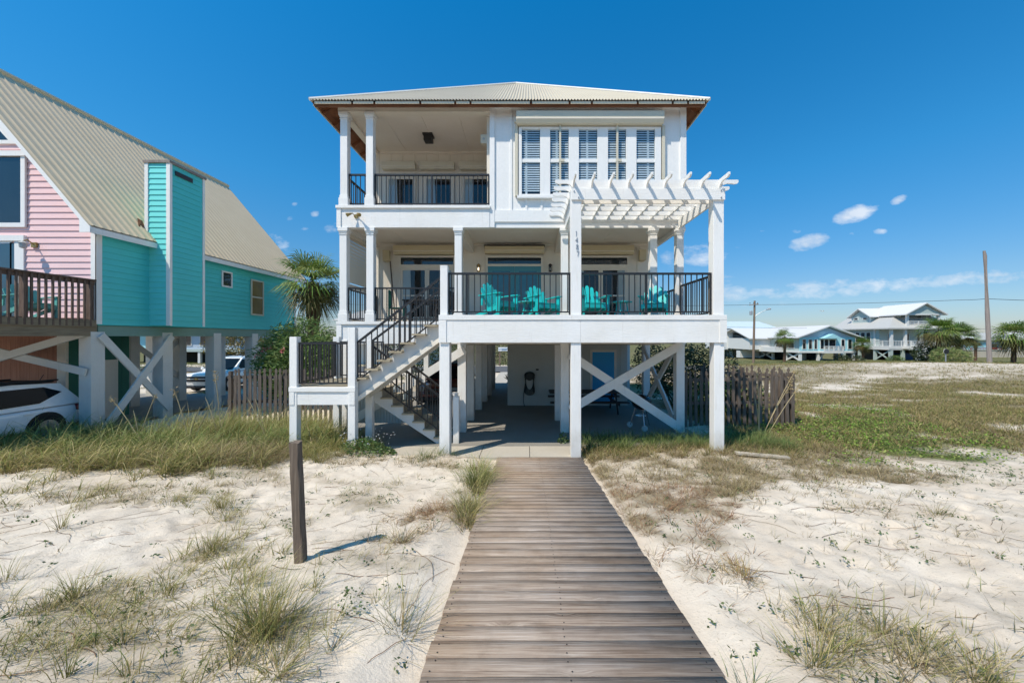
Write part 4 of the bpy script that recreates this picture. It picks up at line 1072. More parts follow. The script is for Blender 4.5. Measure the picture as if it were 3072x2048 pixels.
# table and chairs at the left of the porch
tb = thing('dining_table', (-3.25,11.55,3.12), 'dark slatted table behind the stair railing on the left porch', 'table')
MB().box(-.55,.55,-.4,.4,.68,.72).build('tabletop', M['dark_wood'], tb, local=True)
for sx in (-1,1):
    for sy in (-1,1): MB().cbox(sx*.48, sy*.33, 0, .68, .06).build('leg', M['dark_wood'], tb, local=True)
MB().box(-.5,.5,-.35,.35,.60,.68).build('apron', M['dark_wood'], tb, local=True)
def dining_chair(name, mat):
    t = thing(name, (0,0,0), '', 'chair')
    MB().box(-.23,.23,-.23,.23,.43,.46).build('seat', mat, t, local=True)
    b_ = MB(); b_.box(-.23,.23,.2,.23,.88,.98)
    for i in range(5): b_.box(-.2+i*.09,-.16+i*.09,.205,.225,.52,.88)
    b_.box(-.23,.23,.2,.23,.48,.54); b_.build('backrest', mat, t, local=True)
    for sx in (-1,1):
        MB().box(sx*.21-.02,sx*.21+.02,.19,.235,0,.98).build('rear_leg', mat, t, local=True); MB().box(sx*.21-.02,sx*.21+.02,-.23,-.19,0,.43).build('front_leg', mat, t, local=True)
    return t
c0 = dining_chair('dining_chair', M['green_chair'])
put(c0, (-3.95,11.2,3.12), R(100), 'dark green slat back chair left of the porch table behind the stair railing')
c1 = dining_chair('dining_chair', M['dark_wood'])
put(c1, (-2.55,11.35,3.12), R(-95), 'dark wooden slat back chair right of the porch table')
pl = MB().tube([(-4.72,YB-.12,5.3),(-4.45,YB-.35,3.13)], .022, 8).build('wooden_pole', M['brown_wood'])
tag(pl, 'thin brown pole leaning against the left porch wall', 'pole')

# hose, picnic table, kettle grill under the house
hs_ = MB()
for k in range(7):
    r = .20+.018*k; pts = []
    for i in range(25):
        a = 2*math.pi*i/24; pts.append((.10+r*.72*math.sin(a)+.01*k*math.sin(3*a), 14.30-.012*k, .98+r*(-.1+1.25*math.cos(a)) - (.10 if math.cos(a) < 0 else 0)*r*4*(-math.cos(a))))
    hs_.tube(pts, .013, 6)
hs_.tube([(-.07,14.2,.9),(-.12,14.2,.5),(-.14,14.22,.2),(-.10,14.25,.01)],.014,6)
tag(hs_.build('garden_hose', M['hose']), 'black coiled garden hose hanging on the grey storage wall', 'hose')
hk = MB().lathe((.10,14.44,1.15),[(0,0),(.13,0),(.12,-.2),(.15,-.21),(0,-.21)],14,'y').build('hose_hanger', M['hose'])
tag(hk, 'dark round hanger carrying the coiled hose on the storage wall', 'hose hanger')
pt = thing('picnic_table', (2.15,13.3,0), 'dark picnic table with benches in the shade under the house', 'table')
mb = MB()
for i in range(5): mb.box(-1.35,1.35,-.36+i*.147,-.36+i*.147+.14,.70,.74)
mb.build('tabletop', M['dark_wood'], pt, local=True)
for s in (-1,1):
    mb = MB(); mb.box(-1.35,1.35,s*.68-.13,s*.68-.01,.42,.46); mb.box(-1.35,1.35,s*.68+.01,s*.68+.13,.42,.46); mb.build('bench', M['dark_wood'], pt, local=True)
    mb = MB(); x = s*1.0
    mb.beam((x,-.25,.70),(x,-.62,0),.04,.09,(0,1,0)); mb.beam((x,.25,.70),(x,.62,0),.04,.09,(0,1,0)); mb.box(x-.02,x+.02,-.8,.8,.34,.42); mb.box(x-.02,x+.02,-.36,.36,.62,.70); mb.build('trestle', M['dark_wood'], pt, local=True)
gr = thing('kettle_grill', (3.36,10.78,.0), 'black round kettle grill with chrome legs behind the cross brace', 'grill')
MB().lathe((0,0,.58),[(0,-.02),(.14,.0),(.24,.08),(.285,.2),(.29,.235),(.28,.24)],24).build('bowl', M['kettle'], gr, smooth=True, local=True)
ld = MB().lathe((0,0,.82),[(.295,0),(.29,.02),(.24,.12),(.14,.18),(0,.2)],24).build('lid', M['kettle'], gr, smooth=True, local=True)
MB().tube([(-.05,0,1.02),(-.05,0,1.06),(.05,0,1.06),(.05,0,1.02)],.012,6).build('handle', M['black'], ld)
for k in range(3):
    a = k*2.094+.5; MB().tube([(.16*math.cos(a),.16*math.sin(a),.62),(.33*math.cos(a),.33*math.sin(a),.07)],.014,6).build('leg', M['chrome'], gr, local=True)
for k in (1,2):
    a = k*2.094+.5; MB().lathe((.34*math.cos(a),.34*math.sin(a)-.02,.09),[(.03,0),(.085,0),(.085,.04),(.03,.04)],16,'y').build('wheel', M['lattice'], gr, local=True)
MB().lathe((0,0,.36),[(0,0),(.16,.01),(.165,.03),(0,.03)],16).build('ash_catcher', M['chrome'], gr, local=True)

# ------------------------------------------------------------------ leaning post in the sand, plank
zb = float(zt(-2.26,3.67)); 
lp = thing('wooden_post', (-2.26,3.67,zb-.15), 'weathered square wooden post standing alone in the sand', 'post')
V = []; base = Vector((-2.26,3.67,zb-.15)); topv = Vector((-2.335,3.70,zb+1.17))
mb = MB(); nseg = 14; s0 = .044
ring = [(-1,-.86),(-.86,-1),(.86,-1),(1,-.86),(1,.86),(.86,1),(-.86,1),(-1,.86)]
for i in range(nseg+1):
    t = i/nseg; c = base.lerp(topv, t)
    for k, (a, b_) in enumerate(ring):
        w_ = 1+.2*(float(vnoise(t*9+k*7.1, k*3.3, 5))-.5)
        mb.v.append((c.x+a*s0*w_, c.y+b_*s0*w_, c.z+(.02*float(vnoise(k*1.7, .3, 8)) if i == nseg else 0)))
for i in range(nseg):
    for k in range(8):
        k2 = (k+1) % 8; mb.f.append((i*8+k, i*8+k2, (i+1)*8+k2, (i+1)*8+k))
mb.f.append(tuple(nseg*8+k for k in range(8)))
mb.build('shaft', M['fence_post'], lp)
pk = MB().beam((4.55,8.0,float(zt(4.55,8.0))+.05),(5.6,7.85,float(zt(5.6,7.85))+.06),.13,.045).build('plank', M['sand_wall'])
tag(pk, 'pale wooden board lying in the grass right of the right deck post', 'board')

# ------------------------------------------------------------------ picket fences
def picket_fence(label, p, q, h, n, zf, tilt=.02, posts=()):
    p = Vector((p[0],p[1],0)); q = Vector((q[0],q[1],0)); d = (q-p).normalized(); nv = Vector((d.y,-d.x,0))
    t = thing('picket_fence', (p.x,p.y,0), label, 'fence')
    pk = MB(); L_ = (q-p).length
    for i in range(n):
        s = L_*(i+.5)/n; c = p+d*s; z0 = float(zf(c.x,c.y))-.05; hh = h*(1+rng.uniform(-.03,.03)); w_ = .046; tl = rng.uniform(-tilt,tilt); tn = rng.uniform(-tilt,tilt)*.6
        prof = [(-w_,0),(w_,0),(w_,hh-.22),(w_*.45,hh-.16),(w_*.95,hh-.10),(w_*.55,hh-.04),(0,hh),(-w_*.55,hh-.04),(-w_*.95,hh-.10),(-w_*.45,hh-.16),(-w_,hh-.22)]
        pts = [tuple(c+d*(a+tl*b_)+nv*(.025+tn*b_)+Vector((0,0,z0+b_))) for a, b_ in prof]
        pk.prism(pts, tuple(-nv*.018))
    pk.build('pickets', M['fence'], t)
    zr = float(zf(p.x,p.y)); zq = float(zf(q.x,q.y))
    for f_ in (.42, .83): MB().beam(tuple(p-nv*.02+Vector((0,0,zr+h*f_))), tuple(q-nv*.02+Vector((0,0,zq+h*f_))), .04, .085).build('rail', M['fence'], t)
    for s in posts:
        c = p.lerp(q, s)-nv*.09; z0 = float(zf(c.x,c.y)); MB().cbox(c.x, c.y, z0-.1, z0+h*.93, .09).build('post', M['fence'], t)
    return t
fz = lambda x, y: min(float(zt(x,y)), .08)
picket_fence('weathered grey picket fence left of the stair landing', (-9.15,11.2), (-5.75,11.2), 1.80, 22, fz, posts=(.01,.5,.98))
picket_fence('weathered grey picket fence right of the white house', (4.75,11.2), (8.2,11.2), 1.74, 21, fz, posts=(.02,.5,.93,.99))
picket_fence('rear run of grey picket fence seen over the right front fence', (8.18,11.35), (6.3,13.2), 1.82, 14, fz, posts=(.5,.99))

# ------------------------------------------------------------------ cars
def make_car(name, paintm, Lc, Wc, Hc, big=False):
    t = thing(name, (0,0,0), '', 'car'); hw_ = Wc/2; f = Lc/2
    gz = .20 if not big else .26; belt = Hc*.60; hood = Hc*.56 if not big else Hc*.60
    st = [(-f,.34,belt*.96,.80),(-f+.06,gz+.08,belt*1.0,.93),(-f+.5,gz,belt*1.01,.99),(-f+1.3,gz,belt,1.0),(0,gz,belt*.985,1.0),(f*.42,gz,belt*.97,1.0),(f*.56,gz,hood*.99,.99),(f*.78,gz,hood*.95,.97),(f-.12,gz+.05,hood*.86 if not big else hood*.93,.92),(f,gz+.14,hood*.62 if not big else hood*.86,.84)]
    mb = MB(); K = 12
    for (x, zb_, zt__, wf) in st:
        w_ = hw_*wf; zm = zb_+(zt__-zb_)*.45
        half = [(0,zb_),(w_*.8,zb_),(w_*.97,zb_+.08),(w_,zm),(w_*.985,zt__-.10),(w_*.90,zt__-.015),(0,zt__+.025)]
        ringp = half+[(-a,b_) for a, b_ in reversed(half[1:-1])]
        for a, b_ in ringp: mb.v.append((x,a,b_))
    n = 12
    for i in range(len(st)-1):
        for k in range(n):
            k2 = (k+1) % n; mb.f.append((i*n+k, i*n+k2, (i+1)*n+k2, (i+1)*n+k))
    mb.f.append(tuple(range(n-1,-1,-1))); mb.f.append(tuple((len(st)-1)*n+k for k in range(n)))
    body = mb.build('body', paintm, t, smooth=True, local=True)
    s_ = body.modifiers.new('sub','SUBSURF'); s_.levels = 2; s_.render_levels = 2
    # cabin
    xr0, xr1, xr2, xr3 = -f+.10, -f+(.42 if big else .52), f*.10, f*.46
    zr = Hc; wr = hw_*.80; wb = hw_*.955
    def ring(x, z, w_): return [(x,-w_,z),(x,w_,z)]
    cab = MB()
    pts = {'b0':(xr0,wb,belt-.03),'b3':(xr3,wb*.97,belt-.05),'r1':(xr1,wr*(1 if big else .97),zr-(.05 if big else .07)),'r2':(xr2,wr,zr-.06),'m':((xr1+xr2)/2,wr,zr-.01)}
    def m2(k, s): x, y, z = pts[k]; return (x, s*y, z)
    seq = ['b0','r1','m','r2','b3']
    cab.poly([m2(k,1) for k in seq]); cab.poly([m2(k,-1) for k in reversed(seq)])
    for a, b_ in zip(seq, seq[1:]): cab.poly([m2(a,1), m2(a,-1), m2(b_,-1), m2(b_,1)])
    if not big: MB().box(xr1+.05,xr2-.1,-wr*.86,wr*.86,zr-.045,zr+.012).build('roof_panel', M['trim_black'], t, local=True, bevel=.02)
    cabin = cab.build('cabin', paintm, t, local=True, bevel=.045)
    def lerp3(a, b_, u): return tuple(Vector(a).lerp(Vector(b_), u))
    for s in (1,-1):
        B0, B3, R1, R2 = (Vector(m2(k,s)) for k in ('b0','b3','r1','r2'))
        off = Vector((0,s*.012,.004))
        cuts = [(.07,.30),(.33,.60),(.63,.93)] if big else []
        if not big:
            lo = lambda u: B0.lerp(B3,u); hi = lambda u: R1.lerp(R2,min(1,max(0,(u-.10)/.72)))
            MB().poly([tuple(lo(u).lerp(hi(u),h_)+off) for u, h_ in ((.12,.60),(.30,.20),(.95,.12),(.93,.80),(.80,.90),(.24,.88))]).build('side_window', M['car_glass'], t, local=True)
        for (u0, u1) in cuts:
            lo = lambda u: B0.lerp(B3,u); hi = lambda u: R1.lerp(R2,min(1,max(0,(u-.10)/.72)))
            q = [lo(u0).lerp(hi(u0),.14), lo(u1).lerp(hi(u1),.14), lo(u1).lerp(hi(u1),.86), lo(u0).lerp(hi(u0),.86)]
            MB().poly([tuple(v+off) for v in q]).build('side_window', M['car_glass'], t, local=True)
        MB().tube([(xr1,s*wr*.9,zr+.02),(0,s*wr*.9,zr+.06),(xr2,s*wr*.9,zr+.0)],.022,6).build('roof_rack', M['trim_black'], t, local=True)
        mr = MB().box(f*.36,f*.40,s*(wb+.02)-.02,s*(wb+.02)+.02,belt+.0,belt+.05).lathe((f*.36,s*(wb+.13),belt+.09),[(0,0),(.07,.01),(.10,.05),(.06,.10),(0,.12)],10,'x').build('mirror', paintm, t, local=True)
    B3a, B3b, R2a, R2b = (Vector(m2(k,s)) for k, s in (('b3',1),('b3',-1),('r2',1),('r2',-1)))
    o_ = Vector((.016,0,.016))
    MB().poly([tuple(v+o_) for v in (B3a.lerp(R2a,.10).lerp(B3b.lerp(R2b,.10),.06),B3b.lerp(R2b,.10).lerp(B3a.lerp(R2a,.10),.06),R2b.lerp(B3b,.08).lerp(R2a.lerp(B3a,.08),.06),R2a.lerp(B3a,.08).lerp(R2b.lerp(B3b,.08),.06))]).build('windscreen', M['car_glass'], t, local=True)
    B0a, B0b, R1a, R1b = (Vector(m2(k,s)) for k, s in (('b0',1),('b0',-1),('r1',1),('r1',-1)))
    o_ = Vector((-.02,0,.012))
    MB().poly([tuple(v+o_) for v in (B0a.lerp(R1a,.2).lerp(B0b,.08),B0b.lerp(R1b,.2).lerp(B0a,.08),R1b.lerp(B0b,.1).lerp(R1a,.06),R1a.lerp(B0a,.1).lerp(R1b,.06))]).build('rear_window', M['car_glass'], t, local=True)
    # wheels with dark arches
    rw = .355 if not big else .40
    for sx in (-1,1):
        for s in (1,-1):
            x = sx*Lc*.29+.02; yv = s*(hw_-.02)
            pr = [(rw*.62,-.11),(rw*.97,-.11),(rw,-.06),(rw,.06),(rw*.97,.11),(rw*.62,.11)]
            wh = MB().lathe((x,yv-s*.055,rw),pr,26,'y').build('wheel', M['tyre'], t, local=True)
            rm = MB(); yo = yv+s*.05
            rm.lathe((x,yo-.01,rw),[(0,0),(rw*.18,0),(rw*.18,.02),(0,.02)],12,'y')
            for k in range(5):
                a = 2*math.pi*k/5+.3; rm.beam((x+rw*.1*math.cos(a),yo,rw+rw*.1*math.sin(a)),(x+rw*.6*math.cos(a),yo,rw+rw*.6*math.sin(a)),.02,.075,(0,1,0))
            rm.lathe((x,yo-.02,rw),[(rw*.56,0),(rw*.64,0),(rw*.64,.03),(rw*.56,.03)],24,'y')
            rm.build('rim', M['rim'], wh)
            ar = MB(); pts = [(x+rw*1.16*math.cos(a),s*(hw_-.004),max(.2,rw+.02+rw*1.16*math.sin(a))) for a in np.linspace(-.35,math.pi+.35,20)]
            ar.prism(pts,(0,-s*.30,0)); ar.build('wheel_arch', M['trim_black'], t, local=True)
    sk = MB().box(-f*.62,f*.62,-hw_*.985,hw_*.985,gz-.04,gz+(.10 if big else .17)).box(-f-.0,-f+.35,-hw_*.90,hw_*.90,.26,.44).box(f-.3,f+.01,-hw_*.84,hw_*.84,gz,gz+.14).build('lower_trim', M['trim_black'], t, local=True, bevel=.02)
    for s in (1,-1):
        MB().box(-f-.0,-f+.28,s*hw_*.86-.07,s*hw_*.86+.13*(1 if s > 0 else 0)+(.07-.07 if s > 0 else -.06),belt-.22,belt-.06).build('tail_lamp', M['tail'], t, local=True, bevel=.02)
        MB().box(f-.22,f+.0,s*hw_*.72-.14,s*hw_*.72+.14,hood*.68,hood*.86).build('headlamp', M['lamp_clear'], t, local=True, bevel=.02)
    for xx in (-f*.08, -f*.45): 
        hd = MB()
        for s in (1,-1): hd.box(xx,xx+.17,s*hw_*.985-.02,s*hw_*.985+.02,belt-.16,belt-.13)
        hd.build('door_handle', paintm, t, local=True, bevel=.006)
    gl = MB().box(f-.06,f+.02,-hw_*.56,hw_*.56,hood*.55,hood*.67).box(f-.06,f+.015,-hw_*.56,hw_*.56,hood*.70,hood*.80).build('grille', M['trim_black'], t, local=True)
    MB().box(f-.03,f+.03,-hw_*.58,hw_*.58,hood*.67,hood*.70).build('grille_bar', paintm, t, local=True)
    if big: MB().prism([(f+.031,-.13,hood*.665),(f+.031,-.05,hood*.665),(f+.031,-.05,hood*.645),(f+.031,.05,hood*.645),(f+.031,.05,hood*.665),(f+.031,.13,hood*.665),(f+.031,.11,hood*.71),(f+.031,.05,hood*.71),(f+.031,.05,hood*.73),(f+.031,-.05,hood*.73),(f+.031,-.05,hood*.71),(f+.031,-.11,hood*.71)],(.008,0,0)).build('emblem', M['brass'], t, local=True)
    if not big: MB().tube([(-f+.65,.3,Hc-.03),(-f+.55,.3,Hc+.16)],.008,5).build('antenna', M['trim_black'], t, local=True)
    return t
c = make_car('parked_suv', M['car_white'], 4.4, 1.82, 1.57); c.location = (-13.58,8.42,-.07); c.rotation_euler = (0,0,R(-90)); c['label'] = 'white compact SUV cut off by the left edge, parked under the pink house deck'
c = make_car('parked_suv', M['car_white'], 5.15, 2.0, 1.92, True); c.location = (-18.5,23.1,float(zt(-18.5,22))+.02); c.rotation_euler = (0,0,R(-90)); c['label'] = 'large white SUV with black grille parked behind the left picket fence'
c = make_car('parked_car', M['car_maroon'], 4.6, 1.8, 1.5); c.location = (-3.5,16.6,.0); c.rotation_euler = (0,0,R(-90)); c['label'] = 'dark maroon car in the shade under the white house'
# ------------------------------------------------------------------ houses across the road and the skyline
def zg(x, y): return float(zt(x, y, False))
def hip(mb, x0, x1, y0, y1, z0, z1, inset_x, inset_y):
    a = [(x0,y0,z0),(x1,y0,z0),(x1,y1,z0),(x0,y1,z0)]; b_ = [(x0+inset_x,y0+inset_y,z1),(x1-inset_x,y0+inset_y,z1),(x1-inset_x,y1-inset_y,z1),(x0+inset_x,y1-inset_y,z1)]
    for i in range(4):
        j = (i+1) % 4; mb.poly([a[i],a[j],b_[j],b_[i]])
    mb.poly(b_); mb.poly(list(reversed(a))); return mb
def gable_y(mb, x0, x1, y0, y1, z0, z1, th=.18):        # ridge along y
    xm_ = (x0+x1)/2
    mb.prism([(x0,y0,z0),(xm_,y0,z1),(x1,y0,z0),(x1,y0,z0-th),(xm_,y0,z1-th),(x0,y0,z0-th)], (0,y1-y0,0)); return mb
def gable_x(mb, y0, y1, x0, x1, z0, z1, th=.18):        # ridge along x
    ym_ = (y0+y1)/2
    mb.prism([(x0,y0,z0),(x0,ym_,z1),(x0,y1,z0),(x0,y1,z0-th),(x0,ym_,z1-th),(x0,y0,z0-th)], (x1-x0,0,0)); return mb
def win_s(parent, x0, x1, z0, z1, y, fm='house_white', gm='glass', d=.10, mull=0):
    f = MB(); w_ = .09
    f.box(x0-w_,x0,y-d,y,z0-w_,z1+w_); f.box(x1,x1+w_,y-d,y,z0-w_,z1+w_); f.box(x0,x1,y-d,y,z0-w_,z0); f.box(x0,x1,y-d,y,z1,z1+w_)
    for k in range(mull): xx = x0+(x1-x0)*(k+1)/(mull+1); f.box(xx-.04,xx+.04,y-d*.9,y,z0,z1)
    o = f.build('window', M[fm], parent); MB().box(x0,x1,y-d*.5,y-d*.4,z0,z1).build('pane', M[gm], o)
def win_w(parent, y0, y1, z0, z1, x, fm='house_white', d=.10):
    f = MB(); w_ = .09
    f.box(x-d,x,y0-w_,y0,z0-w_,z1+w_); f.box(x-d,x,y1,y1+w_,z0-w_,z1+w_); f.box(x-d,x,y0,y1,z0-w_,z0); f.box(x-d,x,y0,y1,z1,z1+w_)
    o = f.build('window', M[fm], parent); MB().box(x-d*.5,x-d*.4,y0,y1,z0,z1).build('pane', M['glass'], o)
def rail_s(parent, p, q, z0, h, mat='house_white', n=10, post=2):
    p = Vector((p[0],p[1],z0)); q = Vector((q[0],q[1],z0)); up = Vector((0,0,h)); mb = MB()
    mb.beam(p+up,q+up,.09,.09); mb.beam(p+up*.12,q+up*.12,.06,.06); o = mb.build('railing', M[mat], parent); b_ = MB()
    for i in range(n+1):
        a = p.lerp(q, i/n); w_ = .13 if i % max(1,n//post) == 0 else .05; b_.cbox(a.x,a.y,a.z,a.z+h,w_)
    b_.build('balusters', M[mat], o)
# B: white roof, aqua gable front
x0,x1,y0,y1 = 53.5,64.3,72.0,87.0; g = zg(56,72)
B = thing('stilt_house', (x0,y0,g), 'low stilt house with white roof and pale aqua gabled front', 'house')
MB().box(x0,x1,y0,y1,-.1,2.55).build('wall', M['house_grey'], B)
fw = MB(); fw.box(x0-.06,x1+.06,y0-.12,y0,-.05,2.60); fw.prism([(57.3,y0-1.5,2.45),(60.6,y0-1.5,2.45),(58.95,y0-1.5,3.25)],(0,1.4,0)); fw.box(57.2,60.7,y0-1.5,y0-.12,2.35,2.47); fw.build('front_wall', M['house_aqua'], B)
MB().prism([(x0,y0-.05,2.55),(x1,y0-.05,2.55),((x0+x1)/2,y0-.05,4.55)],(0,.1,0)).build('gable', M['house_bluegrey'], B)
rf = gable_y(MB(), x0-1.0, x1+1.0, y0-.9, y1+.8, 2.62, 4.95, .22).build('roof', M['roof_white'], B)
gable_x(MB(), 80, 94, x0-5, x0+5.3, 2.4, 4.7, .2).build('roof_wing', M['roof_white'], rf)
MB().box(x0-4.6,x0,80.6,93,-.1,2.4).build('wing_wall', M['house_white'], B)
bs = MB(); bs.box(x0-.15,x1+.15,y0-.25,y0,-.45,-.05); bs.box(x0-.25,x0,y0,y1,-.45,-.05); bs.box(x0-2.4,x0-.3,75.5,y1,-.45,.55); bs.box(57.1,60.8,y0-1.6,y0-.25,-.45,-.1); bs.build('skirt_board', M['house_white'], B)
for a,b_ in ((54.0,54.6),(55.2,55.8),(56.3,56.8),(57.5,58.1),(58.3,59.0),(59.2,60.4),(61.6,62.2),(62.9,63.6)): win_s(B, a, b_, .35, 2.15, y0-.12)
for a,b_ in ((73.4,75),(76.6,78.6),(81,82),(84,85.4)): win_w(B, a, b_, .4, 2.0, x0)
rail_s(B, (57.15,y0-1.55), (60.75,y0-1.55), -.08, .95, n=16, post=4)
rail_s(B, (x0-2.35,75.5), (x0-2.35,y1), .35, .5, n=12)
for x in (53.7,57.2,60.6,64.1):
    for y in (72.1,76,80,85): MB().cbox(x,y,g-.3,-.4,.42).build('pile', M['house_white'], B)
for a,b_ in (((53.7,72,-.5),(53.7,75.8,g)),((53.65,75.8,-.5),(53.65,72.1,g)),((57.2,72,g+.2),(58.4,72,-.5)),((60.6,72,g+.1),(61.9,72,-.5)),((53.6,80,-.5),(53.6,84.6,g)),((53.6,84.6,-.5),(53.6,80,g))): MB().beam(a,b_,.1,.3).build('cross_brace', M['house_white'], B)
MB().box(x0+2,x1-1,80,86,g-.2,-.45).build('store', M['far_dark'], B)  # dark block standing in for the shade under the floor
MB().box(x0-4.4,x0,84.5,86,g-.1,-.45).build('store', M['house_white'], B)
# C: grey-green house with dormer and upper porch
x0,x1,y0,y1 = 73.4,88,74.0,87.0; g = zg(75,74); ze_ = 4.45
Cc = thing('stilt_house', (x0,y0,g), 'tall grey green house with west dormer, gabled upper porch and white railings', 'house')
wl = MB(); wl.box(x0,x1,y0+2.4,y1,.7,ze_); wl.box(x0-.03,x0-.005,77.5,y1,.7,ze_); wl.build('wall', M['house_grey'], Cc)
fl = MB(); fl.box(x0-.3,x1,y0-.2,y1,.05,.75); fl.box(x0-.35,x1,y0-.25,y0,.25,.72); fl.build('floor_band', M['house_white'], Cc)
xm_ = 79.4
rf = MB(); zr = 9.25
# main roof: ridge along y from 78 to 86; hipped south slope
rf.poly([(x0-1,y0-.7,ze_),(xm_,78.5,zr),(xm_,86.8,zr),(x0-1,y1+.6,ze_)]); rf.poly([(x1+.6,y0-.7,ze_),(x1+.6,y1+.6,ze_),(xm_,86.8,zr),(xm_,78.5,zr)])
rf.poly([(x0-1,y0-.7,ze_),(x1+.6,y0-.7,ze_),(xm_,78.5,zr)]); rf.poly([(x0-1,y1+.6,ze_),(xm_,86.8,zr),(x1+.6,y1+.6,ze_)])
rf.poly([(x0-1,y0-.7,ze_-.2),(x0-1,y1+.6,ze_-.2),(x1+.6,y1+.6,ze_-.2),(x1+.6,y0-.7,ze_-.2)])
rf.box(x0-1.02,x1+.62,y0-.72,y0-.66,ze_-.22,ze_+.02); rf.box(x0-1.02,x0-.96,y0-.7,y1+.6,ze_-.22,ze_+.02)
rf = rf.build('roof', M['roof_grey'], Cc)
# upper porch under its own gable
up = MB(); up.box(76.5,83,y0+1.8,79,4.4,7.3); up.build('upper_wall', M['house_grey'], Cc)
MB().box(76.3,83.2,y0-.3,y0+3,4.35,4.75).build('upper_floor', M['house_white'], Cc)
gable_y(MB(), 75.6, 84.0, y0-.9, 82, 7.25, 9.55, .22).build('porch_roof', M['roof_white'], rf)
MB().prism([(76.3,y0-.4,7.3),(83.2,y0-.4,7.3),(79.75,y0-.4,9.15)],(0,.1,0)).build('gable', M['house_grey'], Cc)
MB().box(76.1,83.4,y0-.5,y0-.25,7.05,7.32).build('porch_beam', M['house_white'], Cc)
for x in (76.6,82.9): MB().cbox(x,y0-.1,4.7,7.1,.4).build('column', M['house_white'], Cc)
rail_s(Cc, (76.7,y0-.2), (82.9,y0-.2), 4.75, 1.1, n=24, post=3)
MB().box(77.4,82.4,y0+1.72,y0+1.8,4.8,7.0).build('porch_glass', M['glass'], Cc)
# dormer to the west
dm = MB(); dm.box(x0+1.0,xm_,79.5,83.9,5.0,7.2); dm.prism([(x0+1.0,79.5,7.2),(x0+1.0,83.9,7.2),(x0+1.0,81.7,8.6)],(.2,0,0)); dm = dm.build('dormer', M['house_grey'], Cc)
gable_x(MB(), 78.8, 84.6, x0+.3, xm_, 7.1, 9.0, .2).build('dormer_roof', M['roof_white'], dm)
for y in (80.2,82.4): win_w(dm, y, y+.9, 6.5, 6.9, x0+1.0)
MB().box(x0+.94,x0+1.0,79.4,79.6,5,7.2).box(x0+.94,x0+1.0,83.8,84,5,7.2).build('dormer_trim', M['house_white'], dm)
for x in (x0+.1,76.3,79.6,82.8,86): MB().cbox(x,y0,.7,ze_-.1,.42).build('column', M['house_white'], Cc)
MB().cbox(x0+.1,77.4,.7,ze_-.1,.38).build('column', M['house_white'], Cc)
rail_s(Cc, (x0+.2,y0-.1), (86,y0-.1), .75, 1.15, n=40, post=6); rail_s(Cc, (x0,y0), (x0,77.4), .75, 1.15, n=12)
for a in (75.2,78.4,81.2,84.5): win_s(Cc, a, a+1.1, 1.3, 3.3, y0+2.4)
for a in (78.3,79.6,80.9): win_w(Cc, a, a+.9, 1.5, 3.6, x0)
for x in (x0+.1,75.9,79,82.2,85.5):
    MB().cbox(x,y0+.1,g-.3,.1,.5).build('pile', M['house_grey'], Cc)
for y in (77.4,81,85): MB().cbox(x0+.1,y,g-.3,.1,.45).build('pile', M['house_grey'], Cc)
MB().beam((x0+.1,y0+.2,.0),(x0+.1,77.4,g),.1,.25).build('cross_brace', M['house_grey'], Cc); MB().beam((x0+.05,77.4,.0),(x0+.05,y0+.2,g),.1,.25).build('cross_brace', M['house_grey'], Cc)
MB().box(x0+1,x1,y0+5,y1,g-.2,.1).build('store', M['far_dark'], Cc)  # dark fill painted as the shade behind the piles
sr = MB()
for yy in (y0-2.6,y0-1.2): sr.beam((76.4,yy,.7),(80.0,yy,g+.1),.12,.35)
for i in range(10): sr.box(76.4+.36*i,76.8+.36*i,y0-2.6,y0-1.2,.55-.29*i,.62-.29*i)
sr = sr.build('staircase', M['house_white'], Cc)
b_ = MB()
for yy in (y0-2.65,y0-1.15):
    b_.beam((76.4,yy,1.75),(80.0,yy,g+1.15),.1,.1)
    for i in range(13): b_.cbox(76.4+.3*i,yy,.6-.25*i,1.72-.245*i,.06)
b_.build('stair_railing', M['house_white'], sr)
MB().box(75.6,76.5,y0-2.7,y0-.2,.3,.72).build('landing', M['house_white'], Cc)
bn = thing('waste_bin', (79.2,76.5,g), 'dark blue rectangular waste bin in the shade under the grey green house', 'bin')
MB().prism([(77.9,76.3,g),(80.3,76.3,g),(80.5,76.3,g+1.25),(77.7,76.3,g+1.25)],(0,1.3,0)).build('body', M['dumpster'], bn)
MB().box(77.65,80.55,76.25,77.65,g+1.25,g+1.33).build('lid', M['dumpster'], bn)
# A: screened three storey house half hidden behind the white house
x0,x1,y0,y1 = 50.2,60.2,90,100; g = zg(52,88)
A = thing('stilt_house', (x0,y0,g), 'pale house with two stacked screened porches, left of the aqua gabled house', 'house')
MB().box(x0,x1,y0+2.2,y1,-.4,4.7).build('wall', M['house_white'], A)
MB().box(x0-1.6,x0,y0-.6,y1,-.4,4.6).build('side_wall', M['house_white'], A)
hip(MB(), x0-2.2, x1+1.2, y0-1, y1+1, 4.75, 6.55, 3.2, 3.2).build('roof', M['roof_blue'], A)
for zf in (-.5, 2.0):
    MB().box(x0,x1,y0,y0+2.2,zf,zf+.28).build('porch_floor', M['house_white'], A)
    MB().box(x0+.1,x1,y0+.3,y0+.34,zf+1.1,zf+2.5).build('screen', M['screen'], A)
    MB().box(x0+.1,x1,y0+.1,y0+.14,zf+.28,zf+1.0).build('porch_panel', M['house_bluegrey'], A)
    rail_s(A, (x0,y0), (x1,y0), zf+.28, .8, n=28, post=4)
    for k in range(5): MB().cbox(x0+k*2.5,y0,zf+.28,zf+2.5,.2).build('post', M['house_white'], A)
for k in range(5): MB().cbox(x0+k*2.5,y0+.2,g-.3,-.5,.35).build('pile', M['house_grey'], A)
lt = MB(); x = x0
while x < x1: lt.box(x,x+.42,y0+2,y0+2.1,g-.2,-.5); x += .6
